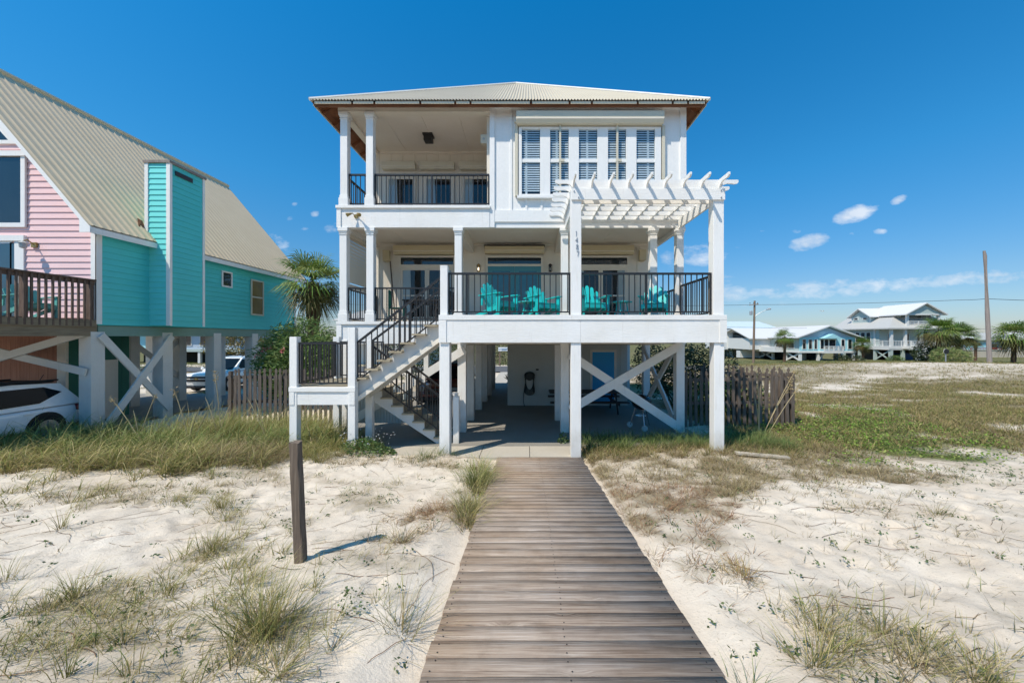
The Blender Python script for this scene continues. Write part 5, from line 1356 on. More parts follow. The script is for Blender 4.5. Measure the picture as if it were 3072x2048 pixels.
lt.build('slat_screen', M['sand_wall'], A); MB().box(x0,x1,y0+3,y0+3.1,g-.2,-.5).build('store', M['far_dark'], A)  # dark board behind the slats stands for shade
# low buildings at the right edge
g = zg(120,92)
Dd = thing('beach_building', (117,95,g), 'low white building with grey roof behind the bare pole', 'building')
MB().box(112,126,94,104,g,1.9).build('wall', M['house_white'], Dd); hip(MB(), 111,127,93,105,1.9,3.8,3.5,3.5).build('roof', M['roof_grey'], Dd)
MB().box(112.6,118.5,93.6,94,g+.8,1.1).build('awning_wall', M['house_aqua'], Dd)
for a in (119,121.5,124): win_s(Dd, a, a+1.5, -.6, .9, 94)
rail_s(Dd, (112,92.5), (120,92.5), -1.0, .9, 'sign_red', n=20)
Ee = thing('beach_building', (131,93,g), 'white building with dark openings at the far right edge behind palms', 'building')
MB().box(127.5,146,95,106,g,2.2).build('wall', M['house_white'], Ee); hip(MB(), 126.5,147,94,107,2.2,4.0,3,4).build('roof', M['roof_white'], Ee)
for a in (128,131.4,134.8,138): MB().box(a,a+2.6,94.9,95,-1.1,.7).build('opening', M['screen'], Ee)
rail_s(Ee, (127,93), (145,93), -2.0, 1.0, n=40, post=8)
MB().box(127,146,92.8,95,g,-2.0).build('porch_base', M['house_white'], Ee)
wl = MB(); 
for i in range(9): wl.box(104+i*4.6,108.5+i*4.6,88,88.25,g-.2,g+1.7)
wl.box(103.8,146,87.9,88.3,g+1.7,g+1.85)
tag(wl.build('boundary_wall', M['sand_wall']), 'low tan boundary wall with white coping at the far right', 'wall')
# left: houses and trees glimpsed under the pink house and beside the palm
g = zg(-62,62)
Fh = thing('stilt_house', (-66,62,g), 'pale blue stilt house far behind, seen under the pink house', 'house')
MB().box(-70,-58.5,62,72,.7,3.4).build('wall', M['house_aqua'], Fh); MB().box(-70.3,-58.2,61.7,72,.2,.7).build('floor_band', M['house_white'], Fh)
hip(MB(), -71,-57.5,61,73,3.4,6,4.5,4.5).build('roof', M['roof_grey'], Fh)
for x in (-69.8,-66,-62.3,-58.8): MB().cbox(x,62,g-.3,.2,.4).build('pile', M['house_white'], Fh)
for a in (-69,-67,-63.5,-61): win_s(Fh, a, a+1.1, 1.3, 3, 62)
MB().box(-69,-59.5,66,71,g-.2,.2).build('store', M['far_dark'], Fh)  # dark block for the shade below the pale blue house
Gh = thing('stilt_house', (-54,60,g), 'grey stilt house far behind, seen right of the pale blue one', 'house')
MB().box(-57,-47,60,70,.7,3.6).build('wall', M['house_bluegrey'], Gh); MB().box(-57.3,-46.7,59.7,70,.25,.7).build('floor_band', M['house_grey'], Gh)
hip(MB(), -58,-46,59,71,3.6,6.2,4.5,4.5).build('roof', M['roof_grey'], Gh)
for x in (-56.8,-53.5,-50.2,-47.2): MB().cbox(x,60,g-.3,.25,.4).build('pile', M['house_white'], Gh)
for a in (-56,-53.4,-51,-48.8): win_s(Gh, a, a+1.1, 1.3, 3, 60)
MB().box(-56,-48,64,69,g-.2,.25).build('store', M['far_dark'], Gh)  # shade below the grey house, put in as a dark block
g = zg(-20,52)
Ih = thing('beach_house', (-19,52,g), 'small white house with balcony far behind, just left of the white house', 'house')
MB().box(-26.4,-14,53.5,62,.2,5.0).build('wall', M['house_white'], Ih); hip(MB(), -27.4,-13,51.2,63,5.0,7.6,5,5).build('roof', M['roof_grey'], Ih)
MB().box(-26.8,-14,51.6,53.5,2.0,2.3).build('balcony', M['house_white'], Ih); rail_s(Ih, (-26.7,51.7), (-14,51.7), 2.3, 1.0, n=30, post=4)
for x in (-26.6,-22.5,-18.4,-14.2): MB().cbox(x,51.8,g-.2,5.0,.25).build('post', M['house_white'], Ih)
for a in (-25.6,-23.2,-20,-17): win_s(Ih, a, a+1.2, 2.8, 4.5, 53.5)
MB().box(-26,-14.2,53.6,61,g-.2,.2).build('store', M['house_white'], Ih)

# ------------------------------------------------------------------ poles, wires, signs
up_ = thing('utility_pole', at(2262,1087,60), 'wooden utility pole with crossarm, transformer and street lamp arm', 'utility pole')
b0 = Vector(at(2260,1090,60)); b1 = Vector(at(2264,902,60))
MB().tube([b0,b1],[.19,.14],10).build('pole', M['brown_pole'], up_)
MB().beam(at(2248,915,59.8),at(2275,912,59.8),.12,.14).build('crossarm', M['grey_pole'], up_)
MB().lathe(at(2253,945,59.7),[(0,0),(.2,.03),(.22,.1),(.22,.62),(.15,.7),(0,.72)],12).build('transformer', M['grey_metal'], up_)
MB().tube([at(2265,948,59.9),at(2280,938,59.6),at(2300,929,59.4)],.05,6).build('lamp_arm', M['grey_metal'], up_)
MB().tube([at(2298,930,59.4),at(2303,927,59.4),at(2310,926,59.3),at(2313,928,59.3)],[.06,.14,.16,.05],8).build('street_lamp', M['grey_metal'], up_)
for px in (2250,2261,2273): MB().lathe(at(px,911,59.8),[(0,0),(.05,.0),(.06,.12),(.03,.2),(0,.2)],8).build('insulator', M['dark_wood'], up_)
tp = MB().tube([at(2969,1093,40),at(2962,940,40),at(2955,768,40),at(2952,752,40)],[.21,.185,.15,.10],10).build('bare_pole', M['grey_pole'])
tag(tp, 'tall bare grey pole leaning slightly beside the right palms', 'pole')
def wire(pts, r, label):
    P = [Vector(p) for p in pts]; out = []
    for a, b_ in zip(P, P[1:]):
        for i in range(10):
            t = i/10; c = a.lerp(b_, t); c.z -= (b_-a).length*.006*4*t*(1-t); out.append(c)
    out.append(P[-1]); tag(MB().tube(out, r, 5).build('power_line', M['wire']), label, 'wire')
wire([at(1700,914,66),at(2262,914,60),at(2900,899,46),at(2958,896,41),at(3300,905,40)], .028, 'thick dark wire from the utility pole to the bare pole')
wire([at(1700,962,66),at(2262,982,60),at(2420,984,62)], .02, 'thin service wire crossing in front of the white roof')
wire([at(2905,986,70),at(3300,980,70)], .022, 'thin wire passing behind the bare pole at palm height')
for py, lab in ((906,'uppermost thin wire between palm and white house'),(925,'second thin wire between palm and white house'),(946,'third thin wire between palm and white house'),(978,'lowest thin wire between palm and white house')):
    wire([at(820,py-4,44),at(1200,py+10,44)], .014, lab)
def disc_sign():
    c = at(2838,1054,46); t = thing('no_parking_sign', (c[0],46,float(zt(c[0],46))), 'round white no parking sign on a thin post near the right palms', 'sign')
    MB().cbox(c[0],46.03,float(zt(c[0],46))-.2,c[2]+.3,.09).build('post', M['grey_metal'], t)
    f = MB().lathe((c[0],45.97,c[2]),[(0,0),(.34,0),(.34,.02),(0,.02)],24,'y').build('sign_face', M['sign_white'], t)
    g_ = MB().lathe((c[0],45.94,c[2]),[(.28,0),(.33,0),(.33,.02),(.28,.02)],24,'y')
    g_.beam((c[0]-.2,45.945,c[2]+.2),(c[0]+.2,45.945,c[2]-.2),.02,.05,(0,1,0)); g_.build('slash_ring', M['black'], f)
    l = MB(); X, Z = c[0], c[2]
    l.box(X-.12,X-.06,45.95,45.965,Z-.2,Z+.2); l.box(X-.06,X+.08,45.95,45.965,Z+.14,Z+.2); l.box(X-.06,X+.08,45.95,45.965,Z-.02,Z+.04); l.box(X+.08,X+.14,45.95,45.965,Z-.02,Z+.2)
    l.build('letter', M['black'], f)
disc_sign()
c = at(1508,1047,46); g = float(zt(c[0],46))
t = thing('road_sign', (c[0],46,g), 'blue and white sign on a wooden post seen through the open ground floor', 'sign')
MB().cbox(c[0]-.38,46.1,g-.2,c[2]-.1,.2).build('post', M['fence_post'], t)
f = MB().box(c[0]-.55,c[0]+.65,45.95,46.0,c[2]-.24,c[2]+.24).build('sign_face', M['sign_white'], t)
s_ = MB().box(c[0]-.15,c[0]+.63,45.93,45.945,c[2]-.02,c[2]+.06).box(c[0]-.15,c[0]+.5,45.93,45.945,c[2]-.16,c[2]-.10).box(c[0]-.52,c[0]-.2,45.93,45.945,c[2]-.04,c[2]+.02).build('stripe', M['sign_blue'], f)
# seagull
sg = thing('bird', at(2467,933,55), 'small white gull in the sky above the aqua gabled house', 'bird')
a = Vector(at(2467,934,55))
MB().tube([a+Vector((-.02,.12,-.02)),a+Vector((0,.02,0)),a+Vector((.02,-.16,.03))],[.01,.055,.02],6).prism([tuple(a),tuple(a+Vector((-.22,.02,.2))),tuple(a+Vector((-.42,.1,.02))),tuple(a+Vector((-.2,.1,.12)))],(0,0,.012)).prism([tuple(a),tuple(a+Vector((.2,.02,.22))),tuple(a+Vector((.36,.1,-.05))),tuple(a+Vector((.18,.1,.12)))],(0,0,.012)).build('body', M['petal_white'], sg)
# ------------------------------------------------------------------ vegetation
def blade_arrays(x, y, z, L_, head, lean, droop, w, c0, c1, K=4):
    n = len(x); t = np.linspace(0, 1, K+1)[None,:]
    L2 = L_[:,None]; d = L2*(lean[:,None]*t + droop[:,None]*.5*t*t); h = L2*(np.sqrt(np.maximum(.05,1-lean**2))[:,None]*t - droop[:,None]*.45*t*t)
    cx = x[:,None]+np.cos(head)[:,None]*d; cy = y[:,None]+np.sin(head)[:,None]*d; cz = z[:,None]+np.maximum(h, .008)-.012
    tw = head+np.pi/2+rng.normal(0,.7,n); wd = w[:,None]*(1-t**1.6*.93)*.5
    sx = np.cos(tw)[:,None]*wd; sy = np.sin(tw)[:,None]*wd
    V = np.stack([np.stack([cx-sx,cy-sy,cz],-1), np.stack([cx+sx,cy+sy,cz],-1)], 2)     # n,K+1,2,3
    base = (np.arange(n)*(K+1)*2)[:,None]; i = np.arange(K)[None,:]*2
    Q = np.stack([base+i, base+i+1, base+i+3, base+i+2], -1).reshape(-1,4)
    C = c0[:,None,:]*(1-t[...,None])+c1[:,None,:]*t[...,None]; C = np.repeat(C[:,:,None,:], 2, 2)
    return V.reshape(-1,3), Q, C.reshape(-1,3)
class Veg:
    def __init__(s): s.V=[]; s.Q=[]; s.C=[]; s.n=0
    def add(s, V, Q, C): s.V.append(V); s.Q.append(Q+s.n); s.C.append(C); s.n += len(V)
    def make(s, name, mat, parent=None): return np_mesh(name, np.concatenate(s.V), np.concatenate(s.Q), mat, np.concatenate(s.C), parent=parent)
PAL = {'dune':  [(.18,.225,.055),(.27,.30,.085),(.38,.355,.125),(.49,.41,.18),(.56,.46,.22)],
       'grey':  [(.15,.225,.06),(.21,.285,.085),(.30,.345,.115),(.45,.42,.18)],
       'dry':   [(.33,.25,.14),(.42,.33,.19),(.52,.42,.26),(.31,.25,.12),(.36,.33,.15)],
       'red':   [(.32,.155,.09),(.39,.21,.125),(.43,.27,.16),(.46,.34,.20)],
       'green': [(.07,.14,.035),(.10,.19,.05),(.15,.23,.065),(.21,.27,.09)],
       'vine':  [(.15,.28,.035),(.22,.37,.05),(.29,.42,.075),(.38,.44,.12),(.32,.29,.12)],
       'orange':[(.55,.36,.11),(.48,.33,.12),(.42,.36,.14)],
       'field': [(.35,.27,.11),(.43,.33,.15),(.26,.275,.08),(.49,.38,.19),(.20,.245,.06)]}
def pcol(pal, n, var=.26):
    P = np.array(PAL[pal]); c = P[rng.integers(0,len(P),n)]; return c*(1+rng.normal(0,var,(n,1))).clip(.5,1.6)
def clump(vg, cx, cy, n, L, spread, lean=(.15,.5), droop=(.2,.9), w=.006, pal='dune', wind=None, K=4, dead=.0, z=None):
    """cx, cy arrays of clump centres; n blades each"""
    cx = np.atleast_1d(np.asarray(cx,float)); cy = np.atleast_1d(np.asarray(cy,float)); m = len(cx)
    L = np.broadcast_to(np.asarray(L,float),(m,)); N_ = m*n
    CXs = np.repeat(cx,n); CYs = np.repeat(cy,n); LL = np.repeat(L,n)*rng.uniform(.55,1.12,N_)
    a = rng.uniform(0,2*np.pi,N_); r = np.abs(rng.normal(0,1,N_))*spread
    x = CXs+r*np.cos(a); y = CYs+r*np.sin(a)
    head = a+rng.normal(0,.6,N_)
    if wind is not None:
        wx, wy = np.cos(wind[0])*wind[1], np.sin(wind[0])*wind[1]; head = np.arctan2(np.sin(head)+wy, np.cos(head)+wx)
    le = rng.uniform(lean[0],lean[1],N_); dr = rng.uniform(droop[0],droop[1],N_)
    if dead:
        k = rng.random(N_) < dead; le = np.where(k, rng.uniform(.75,.97,N_), le); dr = np.where(k, rng.uniform(.2,.7,N_), dr)
    zz = zt(x,y) if z is None else np.full(N_, z)
    c = pcol(pal, N_)
    if dead: c = np.where(k[:,None], pcol('dry',N_), c)
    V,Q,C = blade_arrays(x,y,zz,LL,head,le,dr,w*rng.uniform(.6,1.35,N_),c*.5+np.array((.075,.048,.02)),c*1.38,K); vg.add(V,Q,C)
def scatter(n, xr, yr, dens):
    x = rng.uniform(*xr, n); y = rng.uniform(*yr, n); k = rng.random(n) < dens(x,y); return x[k], y[k]
def stuff(vg, name, label, cat):
    return tag(vg.make(name, M['grassm']), label, cat, kind='stuff')
clear = lambda x, y: ~((np.abs(x-.27) < 1.0) & (y < 8.3)) & ~((x > -3.5) & (x < 1.0) & (y > 8.1) & (y < 9.6))
WIND = (R(18), .55)
# dense dune grass on the left, leaning right
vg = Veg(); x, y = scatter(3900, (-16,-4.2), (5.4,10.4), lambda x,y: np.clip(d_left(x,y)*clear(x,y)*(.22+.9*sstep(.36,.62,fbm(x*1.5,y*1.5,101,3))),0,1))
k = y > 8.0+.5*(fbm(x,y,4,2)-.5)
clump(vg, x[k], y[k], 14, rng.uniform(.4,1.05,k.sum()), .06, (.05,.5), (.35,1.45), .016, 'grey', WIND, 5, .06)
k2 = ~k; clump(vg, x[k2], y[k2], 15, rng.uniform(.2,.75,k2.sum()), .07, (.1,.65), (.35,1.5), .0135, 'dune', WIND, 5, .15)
x, y = scatter(330, (-9.6,-5.2), (9.2,10.7), lambda x,y: .9+0*x); clump(vg, x, y, 16, rng.uniform(.55,1.15,len(x)), .06, (.05,.45), (.3,1.1), .010, 'dune', WIND, 5, .08)
x, y = scatter(420, (-7.6,-4.9), (7.2,9.6), lambda x,y: .9+0*x); clump(vg, x, y, 20, rng.uniform(.25,.62,len(x)), .07, (.2,.8), (.5,1.5), .0085, 'dry', WIND, 5, .2)
x, y = scatter(260, (-13,-4.8), (5.2,7.2), lambda x,y: .25+.75*sstep(.5,.65,fbm(x*1.6,y*1.6,131,3))); clump(vg, x, y, 20, rng.uniform(.2,.5,len(x)), .06, (.1,.65), (.4,1.4), .008, 'dune', WIND, 5, .2)
stuff(vg, 'dune_grass', 'dense grey green dune grass in front of the pink house', 'grass')
vg = Veg(); x, y = scatter(420, (-5.6,-3.3), (7.3,10.3), lambda x,y: clear(x,y)*(1-sstep(.5,1.2,((x+4.6)/1.1)**2+((y-8.6)/1.3)**2)))
clump(vg, x, y, 22, rng.uniform(.25,.5,len(x)), .06, (.15,.6), (.4,1.3), .007, 'dune', WIND, 5)
stuff(vg, 'landing_grass', 'straw coloured grass growing under the stair landing', 'grass')
# grass right of the boardwalk
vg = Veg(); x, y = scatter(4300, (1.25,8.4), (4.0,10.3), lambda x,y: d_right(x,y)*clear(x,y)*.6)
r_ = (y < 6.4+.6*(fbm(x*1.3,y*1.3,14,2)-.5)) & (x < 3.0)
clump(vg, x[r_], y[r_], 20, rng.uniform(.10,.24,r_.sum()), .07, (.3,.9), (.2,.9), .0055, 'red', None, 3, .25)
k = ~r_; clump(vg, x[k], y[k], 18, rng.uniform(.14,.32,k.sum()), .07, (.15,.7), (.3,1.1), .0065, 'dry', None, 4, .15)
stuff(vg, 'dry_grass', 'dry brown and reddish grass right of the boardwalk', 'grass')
vg = Veg(); x, y = scatter(430, (1.35,6.4), (8.4,9.9), lambda x,y: .9*clear(x,y)*((y > 8.55)|(x < 2)|(x > 4.6)))
clump(vg, x, y, 17, rng.uniform(.3,.62,len(x)), .06, (.1,.5), (.4,1.2), .009, 'green', WIND, 5)
x, y = scatter(300, (1.3,6.2), (7.9,8.8), lambda x,y: .7*clear(x,y)); clump(vg, x, y, 16, rng.uniform(.18,.36,len(x)), .06, (.1,.6), (.3,1.1), .008, 'field', None, 4)
stuff(vg, 'shaded_grass', 'long green grass along the edge of the shade under the front deck', 'grass')
# field to the right, getting coarser with distance
vg = Veg()
for (n, xr, yr, nb, L, w) in ((5200,(5,19),(8.6,15),13,(.10,.30),.013),(7200,(7,36),(15,26),15,(.14,.34),.013),(8200,(9,64),(26,47),13,(.16,.36),.022)):
    x, y = scatter(n, xr, yr, lambda x,y: d_field(x,y)*.85*(1-.45*d_vine(x,y))); clump(vg, x, y, nb, rng.uniform(*L,len(x)), .12+yr[0]*.008, (.1,.8), (.2,1), w, 'field', None, 3)
x, y = scatter(2600, (-60,-5.6), (14,46), lambda x,y: sstep(.45,.6,fbm(x*.25,y*.25,91,3))*(x < -7-(y > 28)*2)); clump(vg, x, y, 8, rng.uniform(.12,.34,len(x)), .3, (.1,.8), (.2,1), .035, 'field', None, 3)
x, y = scatter(4200, (-70,110), (44,72), lambda x,y: .8+0*x); clump(vg, x, y, 8, rng.uniform(.12,.3,len(x)), .5, (.1,.8), (.2,1), .07, 'green', None, 3)
stuff(vg, 'field_grass', 'patchy brown and olive grass over the open field', 'grass')
# leafy ground vines
def leaves(vg, x, y, z, size, up=.8, pal='green', asp=.6, cols=None):
    n = len(x); a = rng.uniform(0,2*np.pi,n); nrm = np.stack([rng.normal(0,1,n)*(1-up),rng.normal(0,1,n)*(1-up),np.full(n,up)+rng.normal(0,.25,n)*(1-up)],-1); nrm /= np.linalg.norm(nrm,axis=1)[:,None]+1e-9
    t = np.stack([np.cos(a),np.sin(a),rng.normal(0,.4,n)*(1.1-up)],-1); t -= nrm*(t*nrm).sum(1)[:,None]; t /= np.linalg.norm(t,axis=1)[:,None]; b_ = np.cross(nrm,t)
    c = np.stack([x,y,z],-1); s = (size*rng.uniform(.6,1.3,n))[:,None]
    V = np.stack([c-t*s*.5, c+b_*s*asp*.5+t*s*.08, c+t*s*.55, c-b_*s*asp*.5+t*s*.08], 1).reshape(-1,3)
    Q = np.arange(n*4).reshape(n,4); C = np.repeat(pcol(pal,n) if cols is None else cols, 4, 0); vg.add(V,Q,C)
vg = Veg(); x, y = scatter(56000, (4.8,19), (6.5,18), lambda x,y: d_vine(x,y)*(.35+.65*sstep(.35,.6,fbm(x*1.6,y*2.2,67,3)))); leaves(vg, x, y, zt(x,y)+rng.uniform(.02,.14,len(x)), .06, .5, 'vine', .6)
x, y = scatter(9000, (3,16), (4.5,12), lambda x,y: .30*sstep(.45,.7,fbm(x*.7,y*.7,63,3))*sstep(6.2,8.0,y+.35*(x-4))); leaves(vg, x, y, zt(x,y)+.02, .05, .7, 'green', .6)
stuff(vg, 'ground_vines', 'low bright green vines spreading right of the picket fence', 'ground cover')
# litter, runners and sprigs on the open sand
vg = Veg()
for (n, xr, yr, f) in ((5600,(-9,-.75),(1.6,8.2),lambda x,y: .10+.9*d_fgl(x,y)),(4600,(1.35,9.5),(1.6,8.4),lambda x,y: .10+.9*d_fgr(x,y))):
    x, y = scatter(n, xr, yr, f); m = len(x); c = pcol('dry',m)*.5
    V,Q,C = blade_arrays(x,y,zt(x,y)+.006,rng.uniform(.04,.24,m),rng.normal(.35,.65,m),rng.uniform(.93,.99,m),rng.uniform(.0,.25,m),rng.uniform(.003,.007,m),c,c*1.2,3); vg.add(V,Q,C)
for (n, xr, yr, f) in ((620,(-9,-.8),(1.6,8.0),lambda x,y: .3+.6*d_fgl(x,y)),(760,(1.4,10),(1.8,9),lambda x,y: .35+.4*sstep(.4,.7,fbm(x*.7,y*.7,63,3)))):
    x, y = scatter(n, xr, yr, f)
    xx = np.repeat(x,9)+rng.normal(0,.035,len(x)*9); yy = np.repeat(y,9)+rng.normal(0,.03,len(x)*9)
    leaves(vg, xx, yy, zt(xx,yy)+rng.uniform(.005,.05,len(xx)), .034, .45, 'green', .5, cols=pcol('green',len(xx))*.75+.03)
for (n, xr, yr) in ((150,(-8,-.9),(1.9,8)),(260,(1.6,11),(2.2,9.5))):           # trailing runners
    for i in range(n):
        x = rng.uniform(*xr); y = rng.uniform(*yr); a = rng.normal(.15,.5); k = 14; L_ = rng.uniform(.25,.9)
        aa = a+np.cumsum(rng.normal(0,.16,k)); px = x+np.cumsum(np.cos(aa))*L_/k; py = y+np.cumsum(np.sin(aa))*L_/k; pz = zt(px,py)+.008
        if not np.all(clear(px,py)): continue
        w_ = .0017; nx_, ny_ = -np.sin(aa)*w_, np.cos(aa)*w_
        V = np.stack([np.stack([px-nx_,py-ny_,pz],-1),np.stack([px+nx_,py+ny_,pz+.003],-1)],1).reshape(-1,3); q = np.arange(k-1)*2
        c = np.tile(pcol('red',1)*.55,(len(V),1)); vg.add(V, np.stack([q,q+1,q+3,q+2],-1), c)
stuff(vg, 'beach_litter', 'dead stems, runners and small sprigs strewn over the sand', 'plant litter')
# thin loose grass in the foreground
vg = Veg(); x, y = scatter(2100, (-8.5,-.85), (1.7,7.8), lambda x,y: d_fgl(x,y)*.8+.05)
clump(vg, x, y, 9, rng.uniform(.10,.26,len(x)), .05, (.1,.75), (.2,1.0), .0045, 'dune', WIND, 4, .3)
x, y = scatter(1100, (1.45,9), (1.8,8.6), lambda x,y: d_fgr(x,y)*.6+.07); clump(vg, x, y, 8, rng.uniform(.10,.24,len(x)), .05, (.1,.75), (.2,1.0), .0045, 'dune', WIND, 4, .35)
stuff(vg, 'sparse_grass', 'thin scattered blades of grass on the open sand', 'grass')
def on_ground(px, py):
    Y = 2.0
    for i in range(4000):
        X = (px-CX)*Y/F; z = float(z_smooth(Y))
        if ZC+(CY-py)*Y/F <= z: return X, Y
        Y += .004
    return X, Y
# loose belts of grass running over the sand
vg = Veg()
def belt(pts, n, sp, hL, nb, pal, w=.0052, dead=.25, wind=WIND, lean=(.08,.7)):
    P = np.array([on_ground(*q) for q in pts]); s = rng.uniform(0, len(P)-1.001, n); i = s.astype(int); f_ = (s-i)[:,None]
    c = P[i]*(1-f_)+P[i+1]*f_+rng.normal(0, sp, (n,2)); k = clear(c[:,0],c[:,1]); c = c[k]
    clump(vg, c[:,0], c[:,1], nb, rng.uniform(hL[0],hL[1],len(c)), .05, lean, (.25,1.2), w, pal, wind, 4, dead)
belt([(600,1470),(690,1560),(640,1650),(710,1740),(780,1880),(840,2040)], 120, .20, (.12,.34), 20, 'dune')
belt([(20,1830),(230,1800),(480,1770),(620,1690)], 85, .20, (.10,.28), 14, 'dune')
belt([(0,1960),(250,1900),(480,1880),(700,1960)], 80, .22, (.10,.26), 12, 'dune')
belt([(60,1500),(330,1500),(620,1490),(860,1440)], 80, .28, (.10,.26), 16, 'dry')
belt([(1440,1400),(1450,1440),(1425,1500),(1395,1580)], 46, .11, (.28,.6), 30, 'dune', .0065)
belt([(1200,1640),(1260,1540),(1330,1520),(1400,1560)], 60, .16, (.10,.26), 22, 'red', .005, .5, None, (.3,.95))
belt([(950,1400),(1080,1400),(1250,1390),(1360,1400)], 70, .22, (.12,.30), 18, 'dry')
belt([(1230,1385),(1330,1375),(1400,1372)], 30, .12, (.2,.4), 20, 'green', .006, 0)
belt([(1960,1640),(2080,1690),(2200,1720)], 40, .2, (.08,.22), 16, 'red', .005, .5, None, (.3,.95))
belt([(2420,1880),(2560,1960),(2700,1930),(2850,2000),(2980,2040)], 90, .20, (.10,.30), 12, 'dune', .0048, .45)
belt([(1900,1470),(2150,1480),(2400,1450),(2600,1440)], 70, .35, (.10,.26), 16, 'dry', .0055, .4)
belt([(2350,1600),(2600,1640),(2900,1620),(3060,1660)], 55, .3, (.06,.16), 12, 'dry', .0045, .6)
belt([(2300,1540),(2500,1500),(2700,1540),(2860,1560)], 60, .3, (.08,.2), 14, 'dry', .005, .5)
stuff(vg, 'dune_grass', 'loose straggling grass between the tussocks on the foreground sand', 'grass')
# single tussocks one can tell apart: base pixel -> ground
def on_ground(px, py):
    Y = 2.0
    for i in range(4000):
        X = (px-CX)*Y/F; z = float(z_smooth(Y))
        if ZC+(CY-py)*Y/F <= z: return X, Y
        Y += .004
    return X, Y
def tussock(px, py, hpx, label, nb, spread, pal='dune', lean=(.05,.5), w=.0048, dead=.2, droop=(.2,.9), wind=None):
    X, Y = on_ground(px, py); h = hpx*Y/F
    t = Veg(); clump(t, [X], [Y], nb, [h*1.05], spread, lean, droop, w, pal, wind, 5, dead)
    o = thing('grass_tussock', (X,Y,float(zt(X,Y))), label, 'grass tussock', 'grass tussocks in the foreground'); t.make('blades', M['grassm'], o)
T = tussock
T(787,1900,215,'large dense straw and green tussock in the left foreground below the wooden post',420,.115)
T(830,2030,120,'wide straw tussock at the bottom edge, below the large left tussock',200,.14,'dune',(.2,.8),.0048,.4)
T(668,1525,75,'small bushy tussock left of the wooden post',130,.09)
T(634,1640,85,'bushy tussock left of the wooden post foot',150,.10)
T(224,1785,110,'tussock with upright blades near the left edge, right of the edge one',70,.07)
T(181,1598,95,'thin upright tussock in the upper left sand',42,.05)
T(14,1746,120,'tussock cut off by the left edge',40,.05)
T(372,1936,100,'leafy tussock left of the large foreground tussock',70,.06)
T(506,1775,90,'thin splayed tussock between left edge and wooden post',40,.05)
T(200,2046,150,'tall thin stalks at the bottom left edge',30,.04,'dune',(.02,.25))
T(395,2040,130,'thin stalks at the bottom edge right of the tall left stalks',26,.05,'dune',(.02,.3))
T(960,1700,70,'faint thin stalks just right of the wooden post shadow',14,.03,'dune',(.05,.25))
T(855,1665,75,'faint thin stalks just left of the wooden post foot',14,.03,'dune',(.05,.25))
T(1205,1890,185,'splayed thin tussock against the left side of the boardwalk',95,.10,'dune',(.1,.7),.0042,.25)
T(1205,1625,85,'brown tussock in the sand left of the boardwalk middle',110,.09,'dry',(.2,.8))
T(1310,1532,60,'low dead tussock close to the boardwalk left edge',110,.10,'red',(.4,.9))
T(1432,1450,110,'tall green tussock against the left side of the boardwalk near the house',330,.16,'grey',(.05,.5),.006,.1,(.4,1.2))
T(1415,1525,90,'straw tussock hanging over the boardwalk left edge',260,.13,'dune',(.2,.75),.006,.3,(.4,1.2))
T(2458,1888,150,'sparse tussock right of the boardwalk, leftmost of the right foreground group',60,.06,'dune',(.1,.6))
T(2528,1940,120,'reddish based tussock in the middle of the right foreground group',70,.08,'dune',(.1,.7),.0046,.35)
T(2649,1900,140,'arching tussock with long leaning blades in the right foreground',60,.05,'dune',(.15,.65))
T(2446,2002,150,'thick tussock at the lower left of the right foreground group',90,.07,'dune',(.15,.75))
T(2745,1985,110,'broad reddish tussock at the lower right of the right foreground',130,.14,'dry',(.3,.9),.0046,.5)
T(2920,2030,140,'sparse tussock nearest the bottom right corner',50,.07,'dune',(.1,.6))
T(2225,1735,70,'orange tinged tussock beside the boardwalk right edge',110,.09,'orange',(.2,.8),.005,.3)
T(2808,1542,55,'small tussock alone on the right open sand',70,.08,'dune',(.1,.7))
T(2240,2046,120,'dark thin blades beside the boardwalk at the bottom edge',26,.06,'green',(.3,.75),.0042,0)
# sea oats
def sea_oats(px, py, stalks, label, mat='grassm'):
    X, Y = on_ground(px, py); t = thing('sea_oats', (X,Y,float(zt(X,Y))), label, 'sea oats', 'sea oats in the dune grass')
    for (tx, ty, head) in stalks:
        top = Vector(at(tx, ty, Y)); b_ = Vector((X+rng.uniform(-.08,.08), Y+rng.uniform(-.1,.1), float(zt(X,Y)))); mid = b_.lerp(top,.55)+Vector((-.04*(1 if tx>px else -1),0,.08))
        P = [b_.lerp(mid,u)*(1-u)+mid.lerp(top,u)*u for u in np.linspace(0,1,9)]
        st = MB().tube(P, [.009]*7+[.007,.004], 5).build('stalk', M['straw'], t)
        if head:
            sd_ = Veg(); m = int(46*head); s = rng.uniform(0,1,m); dirv = (P[-1]-P[-3]).normalized()
            c = np.array([P[-1]]*m)-np.array(dirv)[None]*(s*.34*head)[:,None]+rng.normal(0,.03,(m,3))
            leaves(sd_, c[:,0], c[:,1], c[:,2], .055, .25, 'dry', .35, cols=np.array([(.55,.42,.22)])*rng.uniform(.7,1.25,(m,1)))
            sd_.make('seed_head', M['grassm'], st)
M['straw'] = plain('straw_stalk', (.42,.34,.19), .7)
sea_oats(2296,1300,[(2390,1105,1.3),(2380,1140,1.2),(2405,1150,1.0)],'leaning straw sea oats with drooping seed head in front of the right fence')
sea_oats(2275,1310,[(2272,1120,.5),(2283,1150,0),(2262,1180,0)],'upright sea oats stalks close to the right fence')
sea_oats(655,1330,[(643,1112,.9),(690,1215,0),(615,1190,0),(720,1260,.0)],'upright sea oats with a single seed head left of the left fence')
sea_oats(560,1350,[(520,1165,.5),(600,1220,0),(640,1200,0)],'arching sea oats stalks in front of the open piles')
sea_oats(420,1345,[(330,1190,.7),(470,1180,.5),(400,1230,0)],'sea oats stalks with two seed heads in front of the braced piles')
